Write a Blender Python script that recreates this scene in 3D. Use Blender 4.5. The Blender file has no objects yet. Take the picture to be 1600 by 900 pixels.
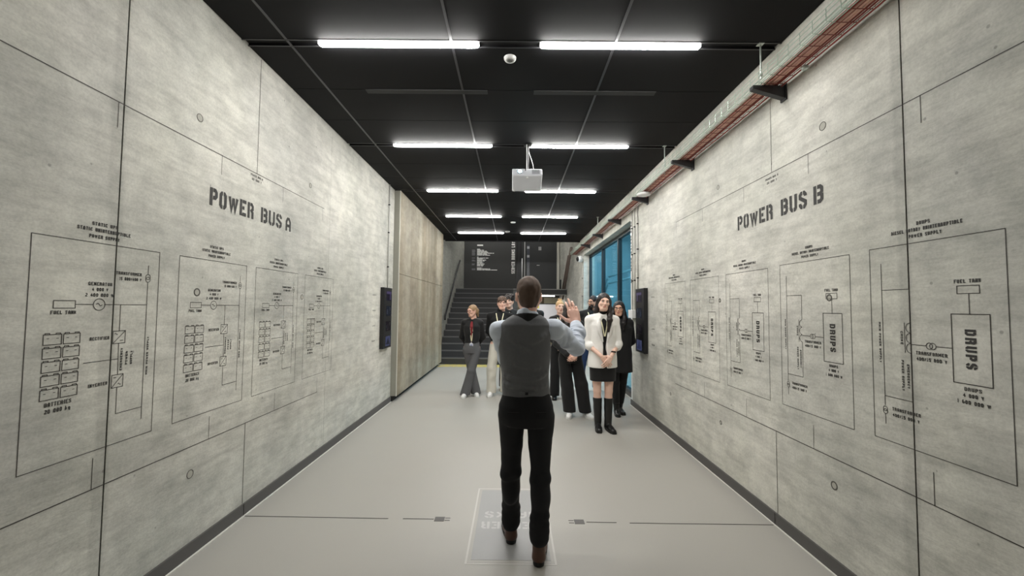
import bpy, bmesh, math, random
import numpy as np
from mathutils import Vector, Matrix
random.seed(7)
C = bpy.context.scene.collection
sin, cos, pi = math.sin, math.cos, math.pi

# ------------------------------------------------------------------ camera, world, exposure
CAM_H = 1.58
def setup_camera():
    f, p, y, r = 639.4, 0.0462542, -0.0031293, 0.0093347
    F = Vector((sin(y)*cos(p), cos(y)*cos(p), sin(p)))
    R = Vector((cos(y), -sin(y), 0)); U = R.cross(F)
    R1 = cos(r)*R + sin(r)*U; U1 = -sin(r)*R + cos(r)*U
    cam = bpy.data.cameras.new('camera'); o = bpy.data.objects.new('camera', cam); C.objects.link(o)
    cam.sensor_width = 36; cam.lens = f/1600*36; cam.clip_start = .05; cam.clip_end = 100
    M = Matrix((R1, U1, -F)).transposed().to_4x4(); M.translation = (0, 0, CAM_H)
    o.matrix_world = M; bpy.context.scene.camera = o
setup_camera()
w = bpy.data.worlds.new('world'); bpy.context.scene.world = w; w.use_nodes = True
w.node_tree.nodes['Background'].inputs[0].default_value = (.5, .55, .6, 1)
w.node_tree.nodes['Background'].inputs[1].default_value = .05
vs = bpy.context.scene.view_settings
vs.view_transform = 'Standard'; vs.look = 'None'; vs.gamma = 1; vs.exposure = 3.12; vs.use_curve_mapping = False
LAMP = 13.0

# ------------------------------------------------------------------ materials
def srgb(r, g, b):
    f = lambda c: (c/255/12.92 if c/255 <= .04045 else ((c/255+.055)/1.055)**2.4)
    return (f(r), f(g), f(b), 1)
MATS = {}
def mat(name, col, rough=.6, metal=0, emit=None, estr=0, bump=None, spec=.5, var=None, trans=0, sheen=0):
    if name in MATS: return MATS[name]
    m = bpy.data.materials.new(name); m.use_nodes = True; nt = m.node_tree; b = nt.nodes['Principled BSDF']
    b.inputs['Base Color'].default_value = col; b.inputs['Roughness'].default_value = rough
    b.inputs['Metallic'].default_value = metal; b.inputs['Specular IOR Level'].default_value = spec
    if trans: b.inputs['Transmission Weight'].default_value = trans
    if sheen: b.inputs['Sheen Weight'].default_value = sheen
    if emit: b.inputs['Emission Color'].default_value = emit; b.inputs['Emission Strength'].default_value = estr
    tc = nt.nodes.new('ShaderNodeTexCoord')
    if bump:
        n = nt.nodes.new('ShaderNodeTexNoise'); n.inputs['Scale'].default_value = bump[0]; n.inputs['Detail'].default_value = 4
        bu = nt.nodes.new('ShaderNodeBump'); bu.inputs['Strength'].default_value = bump[1]; bu.inputs['Distance'].default_value = .01
        nt.links.new(tc.outputs['Object'], n.inputs['Vector'])
        nt.links.new(n.outputs['Fac'], bu.inputs['Height']); nt.links.new(bu.outputs[0], b.inputs['Normal'])
    if var:
        n = nt.nodes.new('ShaderNodeTexNoise'); n.inputs['Scale'].default_value = var[0]; n.inputs['Detail'].default_value = 3
        nt.links.new(tc.outputs['Object'], n.inputs['Vector'])
        mx = nt.nodes.new('ShaderNodeMix'); mx.data_type = 'RGBA'
        mx.inputs['A'].default_value = tuple(c*(1-var[1]) for c in col[:3])+(1,)
        mx.inputs['B'].default_value = tuple(min(1, c*(1+var[1])) for c in col[:3])+(1,)
        nt.links.new(n.outputs['Fac'], mx.inputs['Factor']); nt.links.new(mx.outputs['Result'], b.inputs['Base Color'])
    MATS[name] = m; return m

def concrete(name, dark, light, tint, vertical=False, mott=1.0, bumps=.25):
    m = bpy.data.materials.new(name); m.use_nodes = True; nt = m.node_tree; N = nt.nodes; L = nt.links
    b = N['Principled BSDF']; b.inputs['Roughness'].default_value = .72; b.inputs['Specular IOR Level'].default_value = .3
    tc = N.new('ShaderNodeTexCoord')
    def noise(scale, det, stretch=(1, 1, 1), rough=.55, off=0):
        mp = N.new('ShaderNodeMapping'); mp.inputs['Scale'].default_value = stretch; mp.inputs['Location'].default_value = (off, off*.7, off*.3)
        L.new(tc.outputs['Object'], mp.inputs['Vector'])
        n = N.new('ShaderNodeTexNoise'); n.inputs['Scale'].default_value = scale; n.inputs['Detail'].default_value = det; n.inputs['Roughness'].default_value = rough
        L.new(mp.outputs[0], n.inputs['Vector']); return n
    def ramp(n, a, bb, ca, cb):
        r = N.new('ShaderNodeValToRGB'); r.color_ramp.elements[0].position = a; r.color_ramp.elements[1].position = bb
        r.color_ramp.elements[0].color = ca; r.color_ramp.elements[1].color = cb; L.new(n.outputs['Fac'], r.inputs['Fac']); return r
    def mix(mode, fac, a, bb):
        x = N.new('ShaderNodeMix'); x.data_type = 'RGBA'; x.blend_type = mode; x.inputs['Factor'].default_value = fac
        L.new(a, x.inputs['A']); L.new(bb, x.inputs['B']); return x.outputs['Result']
    base = ramp(noise(.9, 6, (1, 1, 1), .6), .3, .7, dark, light).outputs[0]
    t = ramp(noise(1.7, 5, (1, 1, .6), .6, 3), .35, .7, (1, 1, 1, 1), tint).outputs[0]
    c = mix('MULTIPLY', .8, base, t)
    g = lambda v: (v, v, v, 1)
    c = mix('MULTIPLY', mott, c, ramp(noise(6, 8, (1, 1, 1.3), .65, 7), .34, .6, g(.82), g(1.04)).outputs[0])
    c = mix('MULTIPLY', mott, c, ramp(noise(2.4, 3, (1, .5, 2.2), .6, 11), .3, .5, g(.86), g(1)).outputs[0])
    if vertical:
        c = mix('MULTIPLY', 1, c, ramp(noise(2.2, 4, (1, 1, .05), .5, 2), .36, .6, (.74, .70, .64, 1), (1.04, 1.04, 1.03, 1)).outputs[0])
    else:
        c = mix('MULTIPLY', .25, c, ramp(noise(2.0, 3, (1, 1, .12), .5, 2), .35, .55, g(.84), g(1)).outputs[0])
        c = mix('MULTIPLY', .7, c, ramp(noise(7.0, 7, (1, .35, 2.6), .7, 19), .36, .56, g(.80), g(1.03)).outputs[0])
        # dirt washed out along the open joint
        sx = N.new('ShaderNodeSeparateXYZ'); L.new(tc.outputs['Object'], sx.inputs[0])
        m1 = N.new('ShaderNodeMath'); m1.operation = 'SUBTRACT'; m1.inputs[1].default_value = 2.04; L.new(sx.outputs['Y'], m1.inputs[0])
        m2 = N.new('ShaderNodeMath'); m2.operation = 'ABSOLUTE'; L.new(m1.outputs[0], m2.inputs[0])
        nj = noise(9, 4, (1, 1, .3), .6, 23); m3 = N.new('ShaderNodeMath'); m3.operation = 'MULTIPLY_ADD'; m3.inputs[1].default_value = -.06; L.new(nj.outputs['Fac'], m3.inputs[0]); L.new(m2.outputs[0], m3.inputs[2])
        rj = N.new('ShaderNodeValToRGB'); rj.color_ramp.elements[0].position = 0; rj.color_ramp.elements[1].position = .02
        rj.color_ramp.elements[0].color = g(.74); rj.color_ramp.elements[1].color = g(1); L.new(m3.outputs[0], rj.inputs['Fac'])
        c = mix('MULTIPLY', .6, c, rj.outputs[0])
    c = mix('MULTIPLY', .5, c, ramp(noise(90, 2), .35, .6, g(.82), g(1.03)).outputs[0])
    pit = N.new('ShaderNodeTexVoronoi'); pit.inputs['Scale'].default_value = 5.5; L.new(tc.outputs['Object'], pit.inputs['Vector'])
    pr = N.new('ShaderNodeValToRGB'); pr.color_ramp.elements[0].position = .03; pr.color_ramp.elements[1].position = .05
    pr.color_ramp.elements[0].color = g(.45); pr.color_ramp.elements[1].color = g(1); L.new(pit.outputs['Distance'], pr.inputs['Fac'])
    c = mix('MULTIPLY', .7, c, pr.outputs[0])
    L.new(c, b.inputs['Base Color'])
    bu = N.new('ShaderNodeBump'); bu.inputs['Strength'].default_value = bumps; bu.inputs['Distance'].default_value = .012
    nb = noise(9, 8, (1, .45, 1.5), .65, 5); L.new(nb.outputs['Fac'], bu.inputs['Height']); L.new(bu.outputs[0], b.inputs['Normal'])
    MATS[name] = m; return m

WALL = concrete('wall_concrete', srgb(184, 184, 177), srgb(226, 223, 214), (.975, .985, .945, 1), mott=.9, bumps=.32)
PANEL = concrete('board_formed_concrete', srgb(150, 142, 128), srgb(186, 179, 163), (.95, .93, .88, 1), vertical=True)
PANEL_EDGE = mat('precast_edge', srgb(158, 157, 146), .7, var=(3, .06))
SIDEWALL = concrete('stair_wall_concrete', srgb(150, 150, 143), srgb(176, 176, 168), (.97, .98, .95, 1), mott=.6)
FLOOR = mat('grey_resin_floor', srgb(170, 167, 160), .42, bump=(220, .10), var=(1.1, .035), spec=.45)
BASE = mat('baseboard_grey', srgb(84, 82, 80), .55)
GAPW = mat('floor_edge_seal', srgb(226, 224, 216), .35)
BLACKP = mat('ceiling_panel_black', srgb(19, 19, 21), .75, var=(3, .08), spec=.25)
CEILRAIL = mat('ceiling_rail_grey', srgb(60, 60, 63), .35)
SLOT = mat('slot_black', srgb(12, 12, 13), .7)
INK = mat('stencil_ink', srgb(42, 40, 37), .7, var=(25, .18))
INKL = mat('line_ink', srgb(58, 54, 50), .7)
JOINT = mat('joint_dark', srgb(9, 9, 8), .95, spec=.1)
LAMPM = mat('lamp_diffuser', (1, 1, 1, 1), .4, emit=(1, .985, .95, 1), estr=LAMP)
LAMPR = mat('lamp_diffuser_rear', (1, 1, 1, 1), .4, emit=(1, .985, .95, 1), estr=LAMP*.10)
BODYM = mat('lamp_body_black', srgb(25, 25, 26), .4)
GALV = mat('galvanised_steel', srgb(196, 204, 198), .35, metal=.5)
GREENW = mat('green_wire', srgb(170, 186, 172), .35, metal=.3)
REDW = mat('red_coated_wire', srgb(138, 66, 54), .45)
SALMON = mat('salmon_cable', srgb(236, 192, 174), .5)
REDC = mat('red_cable', srgb(158, 70, 58), .5)
PALEC = mat('pale_green_cable', srgb(206, 214, 204), .5)
BRK = mat('bracket_dark_steel', srgb(70, 70, 72), .4, metal=.7)
WHITE = mat('white_plastic', srgb(228, 228, 226), .4)
OFFW = mat('projector_white', srgb(214, 216, 222), .4)
BLACK = mat('black_plastic', srgb(22, 22, 24), .4)
DARK = mat('dark_metal', srgb(38, 38, 40), .35, metal=.3)
STEPM = mat('stair_charcoal', srgb(56, 56, 57), .7, bump=(120, .15), var=(2, .06))
NOSE = mat('stair_nosing', srgb(104, 104, 104), .5)
DWALL = mat('dark_painted_wall', srgb(58, 58, 57), .7, bump=(60, .2), var=(2, .08))
WTEXT = mat('white_lettering', srgb(240, 240, 236), .5)
GTEXT = mat('grey_lettering', srgb(128, 128, 130), .5)
YEL = mat('yellow_tape', srgb(226, 206, 84), .6)
FRAMEM = mat('window_frame_dark', srgb(40, 46, 50), .4)
PLATE = mat('floor_plate_grey', srgb(152, 152, 151), .32, bump=(300, .15), var=(6, .05))
CONDUIT = mat('grey_conduit', srgb(186, 184, 180), .4)
def glass_mat():
    m = bpy.data.materials.new('blue_glass'); m.use_nodes = True; nt = m.node_tree; N = nt.nodes; L = nt.links
    N.remove(N['Principled BSDF']); out = N['Material Output']
    t = N.new('ShaderNodeBsdfTransparent'); t.inputs[0].default_value = (.66, .86, .92, 1)
    g = N.new('ShaderNodeBsdfGlossy'); g.inputs['Roughness'].default_value = .03
    mx = N.new('ShaderNodeMixShader'); mx.inputs[0].default_value = .10; L.new(t.outputs[0], mx.inputs[1]); L.new(g.outputs[0], mx.inputs[2])
    L.new(mx.outputs[0], out.inputs[0]); return m
GLASS = glass_mat()

# ------------------------------------------------------------------ mesh helpers
def tag(o, label=None, cat=None, group=None, kind=None):
    if label: o['label'] = label
    if cat: o['category'] = cat
    if group: o['group'] = group
    if kind: o['kind'] = kind
    return o
def empty(name, loc, label, cat, group=None):
    o = bpy.data.objects.new(name, None); o.empty_display_size = .1; C.objects.link(o); o.location = loc
    return tag(o, label, cat, group)
class MB:
    def __init__(s): s.v = []; s.f = []; s.mi = []; s.m = 0
    def add(s, vs, fs):
        n = len(s.v); s.v += [tuple(v) for v in vs]; s.f += [tuple(n+i for i in f) for f in fs]; s.mi += [s.m]*len(fs); return s
    def box(s, a, b):
        x0, y0, z0 = a; x1, y1, z1 = b
        return s.add([(x0,y0,z0),(x1,y0,z0),(x1,y1,z0),(x0,y1,z0),(x0,y0,z1),(x1,y0,z1),(x1,y1,z1),(x0,y1,z1)],
                     [(0,3,2,1),(4,5,6,7),(0,1,5,4),(1,2,6,5),(2,3,7,6),(3,0,4,7)])
    def obox(s, c, u, v, wv):
        c, u, v, wv = map(Vector, (c, u, v, wv)); P = []
        for k in (-1, 1):
            for (i, j) in ((-1,-1),(1,-1),(1,1),(-1,1)): P.append(c+u*i+v*j+wv*k)
        return s.add(P, [(0,3,2,1),(4,5,6,7),(0,1,5,4),(1,2,6,5),(2,3,7,6),(3,0,4,7)])
    def tube(s, pts, r, n=8, caps=True):
        pts = [Vector(p) for p in pts]; rs = r if isinstance(r, (list, tuple)) else [r]*len(pts); rings = []
        d0 = (pts[1]-pts[0]).normalized(); ref = Vector((0,0,1)) if abs(d0.z) < .9 else Vector((1,0,0))
        for i, p in enumerate(pts):
            d = (pts[min(i+1, len(pts)-1)]-pts[max(i-1, 0)]).normalized()
            a = d.cross(ref).normalized(); b = a.cross(d).normalized()
            rings.append([p+(a*cos(2*pi*k/n)+b*sin(2*pi*k/n))*rs[i] for k in range(n)])
        V = [v for rg in rings for v in rg]; Fc = []
        for i in range(len(pts)-1):
            for k in range(n):
                Fc.append((i*n+k, i*n+(k+1) % n, (i+1)*n+(k+1) % n, (i+1)*n+k))
        if caps: Fc += [tuple(range(n-1, -1, -1)), tuple((len(pts)-1)*n+k for k in range(n))]
        return s.add(V, Fc)
    def lathe(s, prof, c, axis=(0,0,1), n=24):
        ax = Vector(axis).normalized(); ref = Vector((1,0,0)) if abs(ax.x) < .9 else Vector((0,1,0))
        a = ax.cross(ref).normalized(); b = ax.cross(a); c = Vector(c); V = []; Fc = []
        for (r, h) in prof:
            for k in range(n): V.append(c+ax*h+(a*cos(2*pi*k/n)+b*sin(2*pi*k/n))*max(r, 1e-5))
        for i in range(len(prof)-1):
            for k in range(n): Fc.append((i*n+k, i*n+(k+1) % n, (i+1)*n+(k+1) % n, (i+1)*n+k))
        return s.add(V, Fc)
    def build(s, name, mats, parent=None, smooth=False, bevel=0, origin=None):
        me = bpy.data.meshes.new(name)
        org = Vector(origin) if origin is not None else Vector((0,0,0))
        if parent is not None and origin is None: org = Vector(parent.get('_o', (0,0,0))) if False else Vector((0,0,0))
        me.from_pydata([tuple(Vector(v)-org) for v in s.v], [], s.f)
        for m in (mats if isinstance(mats, (list, tuple)) else [mats]): me.materials.append(m)
        if max(s.mi or [0]): me.polygons.foreach_set('material_index', s.mi)
        bm = bmesh.new(); bm.from_mesh(me); bmesh.ops.recalc_face_normals(bm, faces=bm.faces); bm.to_mesh(me); bm.free()
        if smooth: me.polygons.foreach_set('use_smooth', [True]*len(me.polygons))
        o = bpy.data.objects.new(name, me); C.objects.link(o)
        if origin is not None: o.location = org
        if parent is not None:
            o.parent = parent
        if bevel:
            md = o.modifiers.new('bevel', 'BEVEL'); md.width = bevel; md.segments = 2; md.limit_method = 'ANGLE'
        return o
def struct(mb, name, mats, **k):
    return tag(mb.build(name, mats, **k), kind='structure')

# ------------------------------------------------------------------ stencil lettering
GL = {
'A': [[(0,0),(0,.72),(.3,1),(.7,1),(1,.72),(1,0)], [(.22,.36),(.78,.36)]],
'B': [[(0,0),(0,1)], [(.36,1),(.78,1),(1,.88),(1,.64),(.82,.53)], [(.36,.51),(.8,.51),(1,.4),(1,.13),(.76,0),(.36,0)]],
'C': [[(1,.7),(1,.85),(.75,1),(.57,1)], [(.43,1),(.25,1),(0,.85),(0,.15),(.25,0),(.43,0)], [(.57,0),(.75,0),(1,.15),(1,.3)]],
'D': [[(0,0),(0,1)], [(.36,1),(.74,1),(1,.84),(1,.16),(.74,0),(.36,0)]],
'E': [[(0,0),(0,1)], [(.36,1),(1,1)], [(.36,.5),(.85,.5)], [(.36,0),(1,0)]],
'F': [[(0,0),(0,1)], [(.36,1),(1,1)], [(.36,.5),(.85,.5)]],
'G': [[(1,.75),(1,.85),(.75,1),(.25,1),(0,.85),(0,.15),(.25,0),(1,0),(1,.45),(.6,.45)]],
'H': [[(0,0),(0,1)], [(1,0),(1,1)], [(.2,.5),(.8,.5)]],
'I': [[(.5,0),(.5,1)]],
'K': [[(0,0),(0,1)], [(1,1),(.35,.52),(1,0)]],
'L': [[(0,1),(0,0),(1,0)]],
'M': [[(0,0),(0,1)], [(0,1),(.5,.4),(1,1)], [(1,1),(1,0)]],
'N': [[(0,0),(0,1)], [(0,1),(1,0)], [(1,0),(1,1)]],
'O': [[(.42,1),(.25,1),(0,.86),(0,.14),(.25,0),(.42,0)], [(.58,1),(.75,1),(1,.86),(1,.14),(.75,0),(.58,0)]],
'P': [[(0,0),(0,1)], [(.36,1),(.76,1),(1,.86),(1,.6),(.76,.46),(.36,.46)]],
'R': [[(0,0),(0,1)], [(.36,1),(.76,1),(1,.86),(1,.64),(.72,.5),(1,.36),(1,0)]],
'S': [[(1,.74),(1,.86),(.76,1),(.57,1)], [(.43,1),(.24,1),(0,.87),(0,.68),(1,.34),(1,.14),(.76,0),(.57,0)], [(.43,0),(.24,0),(0,.14),(0,.27)]],
'T': [[(0,1),(1,1)], [(.5,0),(.5,.82)]],
'U': [[(0,1),(0,.14),(.25,0),(.42,0)], [(.58,0),(.75,0),(1,.14),(1,1)]],
'V': [[(0,1),(.5,0),(1,1)]],
'W': [[(0,1),(.25,0),(.5,.95)], [(.5,.95),(.75,0),(1,1)]],
'X': [[(0,0),(1,1)], [(0,1),(1,0)]],
'Y': [[(0,1),(.5,.5),(1,1)], [(.5,.5),(.5,0)]],
'Z': [[(0,1),(1,1),(0,0),(1,0)]],
'0': [[(.25,1),(0,.86),(0,.14),(.25,0),(.75,0),(1,.14),(1,.86),(.75,1),(.25,1)]],
'1': [[(.15,.8),(.5,1),(.5,0)]],
'2': [[(0,.86),(.25,1),(.75,1),(1,.86),(1,.6),(0,.15),(0,0),(1,0)]],
'3': [[(0,1),(1,1),(1,.5),(.3,.5)], [(1,.5),(1,0),(0,0)]],
'4': [[(.7,0),(.7,1),(0,.35),(1,.35)]],
'5': [[(1,1),(0,1),(0,.55),(.8,.55),(1,.4),(1,.14),(.76,0),(0,0)]],
'6': [[(.9,1),(.25,1),(0,.86),(0,.14),(.25,0),(.76,0),(1,.14),(1,.5),(0,.5)]],
'8': [[(.25,1),(0,.86),(0,.14),(.25,0),(.75,0),(1,.14),(1,.86),(.75,1),(.25,1)], [(.1,.5),(.9,.5)]],
'/': [[(0,0),(1,1)]], '-': [[(.1,.5),(.9,.5)]],
'k': [[(0,0),(0,1)], [(.9,.62),(.3,.34),(.9,0)]],
'g': [[(.9,.6),(.1,.6),(.1,.1),(.9,.1)], [(.9,.6),(.9,-.25),(.1,-.25)]],
}
GW = {'W': 1.45, 'M': 1.3, 'I': .5, '1': .7, '/': .8, ' ': .75, 'T': .95}
def ribbon2d(pts, t):
    """flat strip along a 2-D polyline -> (verts, faces)"""
    P = [Vector(p) for p in pts]; n = len(P); closed = (P[0]-P[-1]).length < 1e-6 and n > 2
    V = []
    for i in range(n):
        if closed: a = P[i-1] if i > 0 else P[n-2]; b = P[(i+1)] if i < n-1 else P[1]
        else: a = P[i-1] if i > 0 else None; b = P[i+1] if i < n-1 else None
        d1 = (P[i]-a).normalized() if a is not None else None; d2 = (b-P[i]).normalized() if b is not None else None
        if d1 is None: d1 = d2
        if d2 is None: d2 = d1
        n1 = Vector((-d1.y, d1.x)); n2 = Vector((-d2.y, d2.x)); m = (n1+n2)
        if m.length < .35: m = n1
        m.normalize(); k = max(.45, m.dot(n1)); off = m*(t/2/k)
        V += [P[i]+off, P[i]-off]
    return V, [(2*i, 2*i+1, 2*i+3, 2*i+2) for i in range(n-1)]
class Draw:
    """flat drawing on a plane: origin o, axes U (right), V (up)"""
    def __init__(s, o, U, V): s.o = Vector(o); s.U = Vector(U); s.V = Vector(V)
    def p(s, q): return s.o+s.U*q[0]+s.V*q[1]
    def line(s, mb, pts, t):
        v, f = ribbon2d(pts, t); mb.add([s.p(q) for q in v], f)
    def rect(s, mb, x0, y0, x1, y1, t): s.line(mb, [(x0,y0),(x1,y0),(x1,y1),(x0,y1),(x0,y0)], t)
    def fill(s, mb, x0, y0, x1, y1): mb.add([s.p((x0,y0)), s.p((x1,y0)), s.p((x1,y1)), s.p((x0,y1))], [(0,1,2,3)])
    def circle(s, mb, cx, cy, r, t, n=20, a0=0, a1=2*pi):
        s.line(mb, [(cx+r*cos(a0+(a1-a0)*k/n), cy+r*sin(a0+(a1-a0)*k/n)) for k in range(n+1)], t)
    def text(s, mb, txt, cx, cy, width, h, t=None, rot=0, anchor='c', gap=.32):
        """width = full line width; h = cap height; (cx,cy)= anchor at mid height"""
        adv = [GW.get(ch, 1.0) for ch in txt]; tot = sum(adv)+gap*(len(txt)-1); u = width/tot
        t = t or min(h*.2, u*.3); x = {'c': -width/2, 'l': 0, 'r': -width}[anchor]
        c_, s_ = cos(rot), sin(rot)
        for ch, a in zip(txt, adv):
            if ch in GL:
                gw = a*u-t; gh = h-t
                nn = s.U.cross(s.V).normalized()
                for ip, pl in enumerate(GL[ch]):
                    q = [[x+t/2+px*gw, -h/2+t/2+py*gh] for px, py in pl]
                    for e, i2 in ((0, 1), (-1, -2)):
                        px, py = pl[e]; dx = pl[e][0]-pl[i2][0]; dy = pl[e][1]-pl[i2][1]
                        if abs(dx) < .02 and py in (0, 1): q[e][1] += (t/2 if py == 1 else -t/2)
                        elif abs(dy) < .02 and px in (0, 1): q[e][0] += (t/2 if px == 1 else -t/2)
                    v, f = ribbon2d(q, t)
                    mb.add([s.p((cx+p.x*c_-p.y*s_, cy+p.x*s_+p.y*c_))+nn*(.00015*ip) for p in v], f)
            x += (a+gap)*u

# ------------------------------------------------------------------ room shell
XL, XR, H = -2.015, 1.950, 3.530
YB, YE = -4.0, 6.72
EPS = .0012
def wall_panels(x0, x1, ys, zs, g=.004):
    mb = MB()
    for i in range(len(ys)-1):
        for j in range(len(zs)-1):
            ga = g if abs(ys[i]-2.04) < .1 else g*.3; gb = g if abs(ys[i+1]-2.04) < .1 else g*.3
            mb.box((x0, ys[i]+ga, zs[j]), (x1, ys[i+1]-gb, zs[j+1]))
    xm = (x0+x1)/2
    mb.m = 1
    for y in ys[1:-1]: mb.box((x0 if x0 < XL else x0+.004, y-g*1.5, 0), (x1-.004 if x0 < XL else x1, y+g*1.5, zs[-1]))
    return mb
# floor
mb = MB(); mb.box((-2.4, YB-.2, -.2), (2.4, 11.25, 0)); mb.box((-.0, 11.25, -.2), (2.4, 18.2, 0)); mb.box((2.4, 6.0, -.2), (6.2, 13, 0))
struct(mb, 'floor', FLOOR)
# left wall
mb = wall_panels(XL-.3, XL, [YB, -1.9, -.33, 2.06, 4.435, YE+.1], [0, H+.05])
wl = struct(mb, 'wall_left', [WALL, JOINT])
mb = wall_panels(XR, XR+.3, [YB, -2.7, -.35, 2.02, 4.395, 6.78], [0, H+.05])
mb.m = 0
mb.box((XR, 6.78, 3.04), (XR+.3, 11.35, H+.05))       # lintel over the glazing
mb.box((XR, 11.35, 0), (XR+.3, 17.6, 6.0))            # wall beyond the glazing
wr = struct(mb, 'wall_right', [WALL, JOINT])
mb = MB(); mb.box((XL-.3, YB-.2, 0), (XR+.3, YB, H+.05)); struct(mb, 'wall_near', WALL)
# stairwell left wall and rear wall
mb = MB(); mb.box((-2.4, YE+.1, 0), (-2.1, 17.6, 6.0)); struct(mb, 'wall_stair', SIDEWALL)
mb = MB(); mb.box((-2.4, 17.3, 2.0), (2.3, 17.5, 6.0)); struct(mb, 'wall_far', DWALL)
mb = MB(); mb.box((-2.4, YB, 6.0), (2.4, 17.6, 6.1)); struct(mb, 'wall_top', mat('upper_ceiling_paint', srgb(120, 120, 118), .7))
mb = MB(); mb.box((XL, 11.95, H+.06), (XR, 12.1, 6.0)); struct(mb, 'wall_bulkhead', DWALL)
# protruding precast panel on the left
t = empty('precast_wall_panel', (-1.965, 8.9, .09), 'raised warm grey board-marked concrete slab covering the left wall next to the stairs', 'wall panel')
def lb(mb, name, m, parent, **k):
    """build in world coords, then parent keeping place"""
    o = mb.build(name, m, **k); o.parent = parent; o.matrix_parent_inverse = Matrix.Translation(-Vector(parent.location)) ; return o
def par(o, parent):
    o.parent = parent; o.matrix_parent_inverse = Matrix.Translation(-Vector(parent.location)); return o
mb = MB(); mb.box((-2.1, 6.83, .09), (-1.925, 11.05, 2.115)); mb.box((-2.1, 6.83, 2.123), (-1.925, 11.05, H-.005))
mb.box((-2.1, 6.835, 2.11), (-1.935, 11.04, 2.13))
lb(mb, 'core', PANEL_EDGE, t)
mb = MB(); mb.box((-1.925, 6.83, .09), (-1.915, 11.05, 2.115)); lb(mb, 'lower_face', PANEL, t)
mb = MB(); mb.box((-1.925, 6.83, 2.123), (-1.915, 11.05, H-.005)); lb(mb, 'upper_face', PANEL, t)
mb = MB(); mb.box((-1.925, 6.822, .09), (-1.913, 6.8295, H-.005)); lb(mb, 'edge_trim', GAPW, t)
mb = MB(); mb.box((-2.099, 6.83, 0.001), (-1.99, 11.0, .0895)); lb(mb, 'plinth', mat('plinth_black', srgb(22, 21, 21), .8), t)
# baseboards with a bright seal line
def baseboard(name, x, y0, y1, side, h=.088, cuts=()):
    mb = MB(); th = .014
    a, b = (x, x+th) if side > 0 else (x-th, x)
    mb.box((a, y0, .006), (b, y1, h)); mb.m = 1
    a2, b2 = (x, x+th+.009) if side > 0 else (x-th-.009, x)
    mb.box((a2, y0, 0), (b2, y1, .006))
    return struct(mb, name, [BASE, GAPW])
baseboard('baseboard_left', XL, YB, YE+.1, 1)
baseboard('baseboard_right', XR, YB, 6.78, -1)
baseboard('baseboard_window', 2.10, 6.79, 11.34, -1, h=.075)
# ceiling: black panels with narrow joints
mb = MB(); xs = [XL, -1.685, -.473, .737, XR]
lam = [2.955, 4.865, 6.80, 8.74, 10.70]; P = 1.935
allam = [2.955-3*P, 2.955-2*P, 2.955-P]+lam
ys = []
for k, y in enumerate(allam+[12.64]):
    ys.append(y)
for k in range(len(ys)-1):
    y0, y1 = ys[k]+.035, ys[k+1]-.035; n = 3
    for i in range(n):
        a, b = y0+(y1-y0)*i/n, y0+(y1-y0)*(i+1)/n
        if a > 11.9: continue
        b = min(b, 11.95)
        for j in range(4):
            mb.box((xs[j]+.003, a+.003, H), (xs[j+1]-.003, b-.003, H+.02))
mb.box((XL, YB, H), (XR, ys[0]-.035, H+.02))
mb.m = 1; mb.box((XL-.1, YB-.1, H+.02), (XR+.1, 12.1, H+.03)); mb.box((XL-.1, YB-.1, H+.055), (XR+.1, 12.1, H+.06)); mb.m = 0
mb.box((XL, 11.95, H-.03), (XR, 12.0, H+.05))
struct(mb, 'ceiling', [BLACKP, SLOT])
mb = MB()
for x in xs[1:4]: mb.box((x-.009, YB, H-.004), (x+.009, 11.95, H-.0005))
for y in allam:
    for s in (-1, 1): mb.box((XL, y+s*.037-.005, H-.004), (XR, y+s*.037+.005, H-.0005))
struct(mb, 'trim_1', CEILRAIL)
# ------------------------------------------------------------------ copies
def copy_tree(o, parent=None, loc=None):
    c = o.copy(); C.objects.link(c)
    if parent is not None: c.parent = parent; c.matrix_parent_inverse = o.matrix_parent_inverse.copy()
    if loc is not None: c.location = loc
    for ch in list(o.children): copy_tree(ch, c)
    return c
# ------------------------------------------------------------------ ceiling lights
def ceiling_lamp(x0, x1, y, label, m=LAMPM):
    t = empty('ceiling_light', ((x0+x1)/2, y, H), label, 'ceiling light', 'linear lights in the black ceiling')
    mb = MB(); mb.box((x0-.004, y-.033, H-.002), (x1+.004, y+.033, H+.018)); par(mb.build('housing', BODYM), t)
    mb = MB(); n = 8; w = .031; pr = []
    for i in range(n+1):
        a = pi*i/n; pr.append((w*cos(a), -.022*sin(a)))
    V = []; L_ = x1-x0
    for xx, sc in ((x0, .5), (x0+.012, .92), (x0+.03, 1), (x1-.03, 1), (x1-.012, .92), (x1, .5)):
        V += [(xx, y+p*sc, H-.003+q*sc) for p, q in pr]
    F_ = [(i*(n+1)+k, i*(n+1)+k+1, (i+1)*(n+1)+k+1, (i+1)*(n+1)+k) for i in range(5) for k in range(n)]
    F_ += [tuple(range(n+1)), tuple(5*(n+1)+k for k in range(n, -1, -1))]
    mb.add(V, F_); par(mb.build('diffuser', m), t)
    return t
rows = ['nearest row', 'second row', 'third row', 'fourth row', 'last row']
LMAP = []
for k, y in enumerate(lam):
    a = ceiling_lamp(-1.464, -.272, y, 'lit white strip light on the left side of the ceiling, %s from the camera' % rows[k])
    b = ceiling_lamp(.183, 1.370, y, 'lit white strip light on the right side of the ceiling, %s from the camera' % rows[k])
for (a, b, s) in ((-1.464, -.272, 'left'), (.183, 1.370, 'right')):
    ceiling_lamp(a, b, allam[2], 'lit white strip light overhead on the %s, out of the picture' % s, LAMPR)
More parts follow.
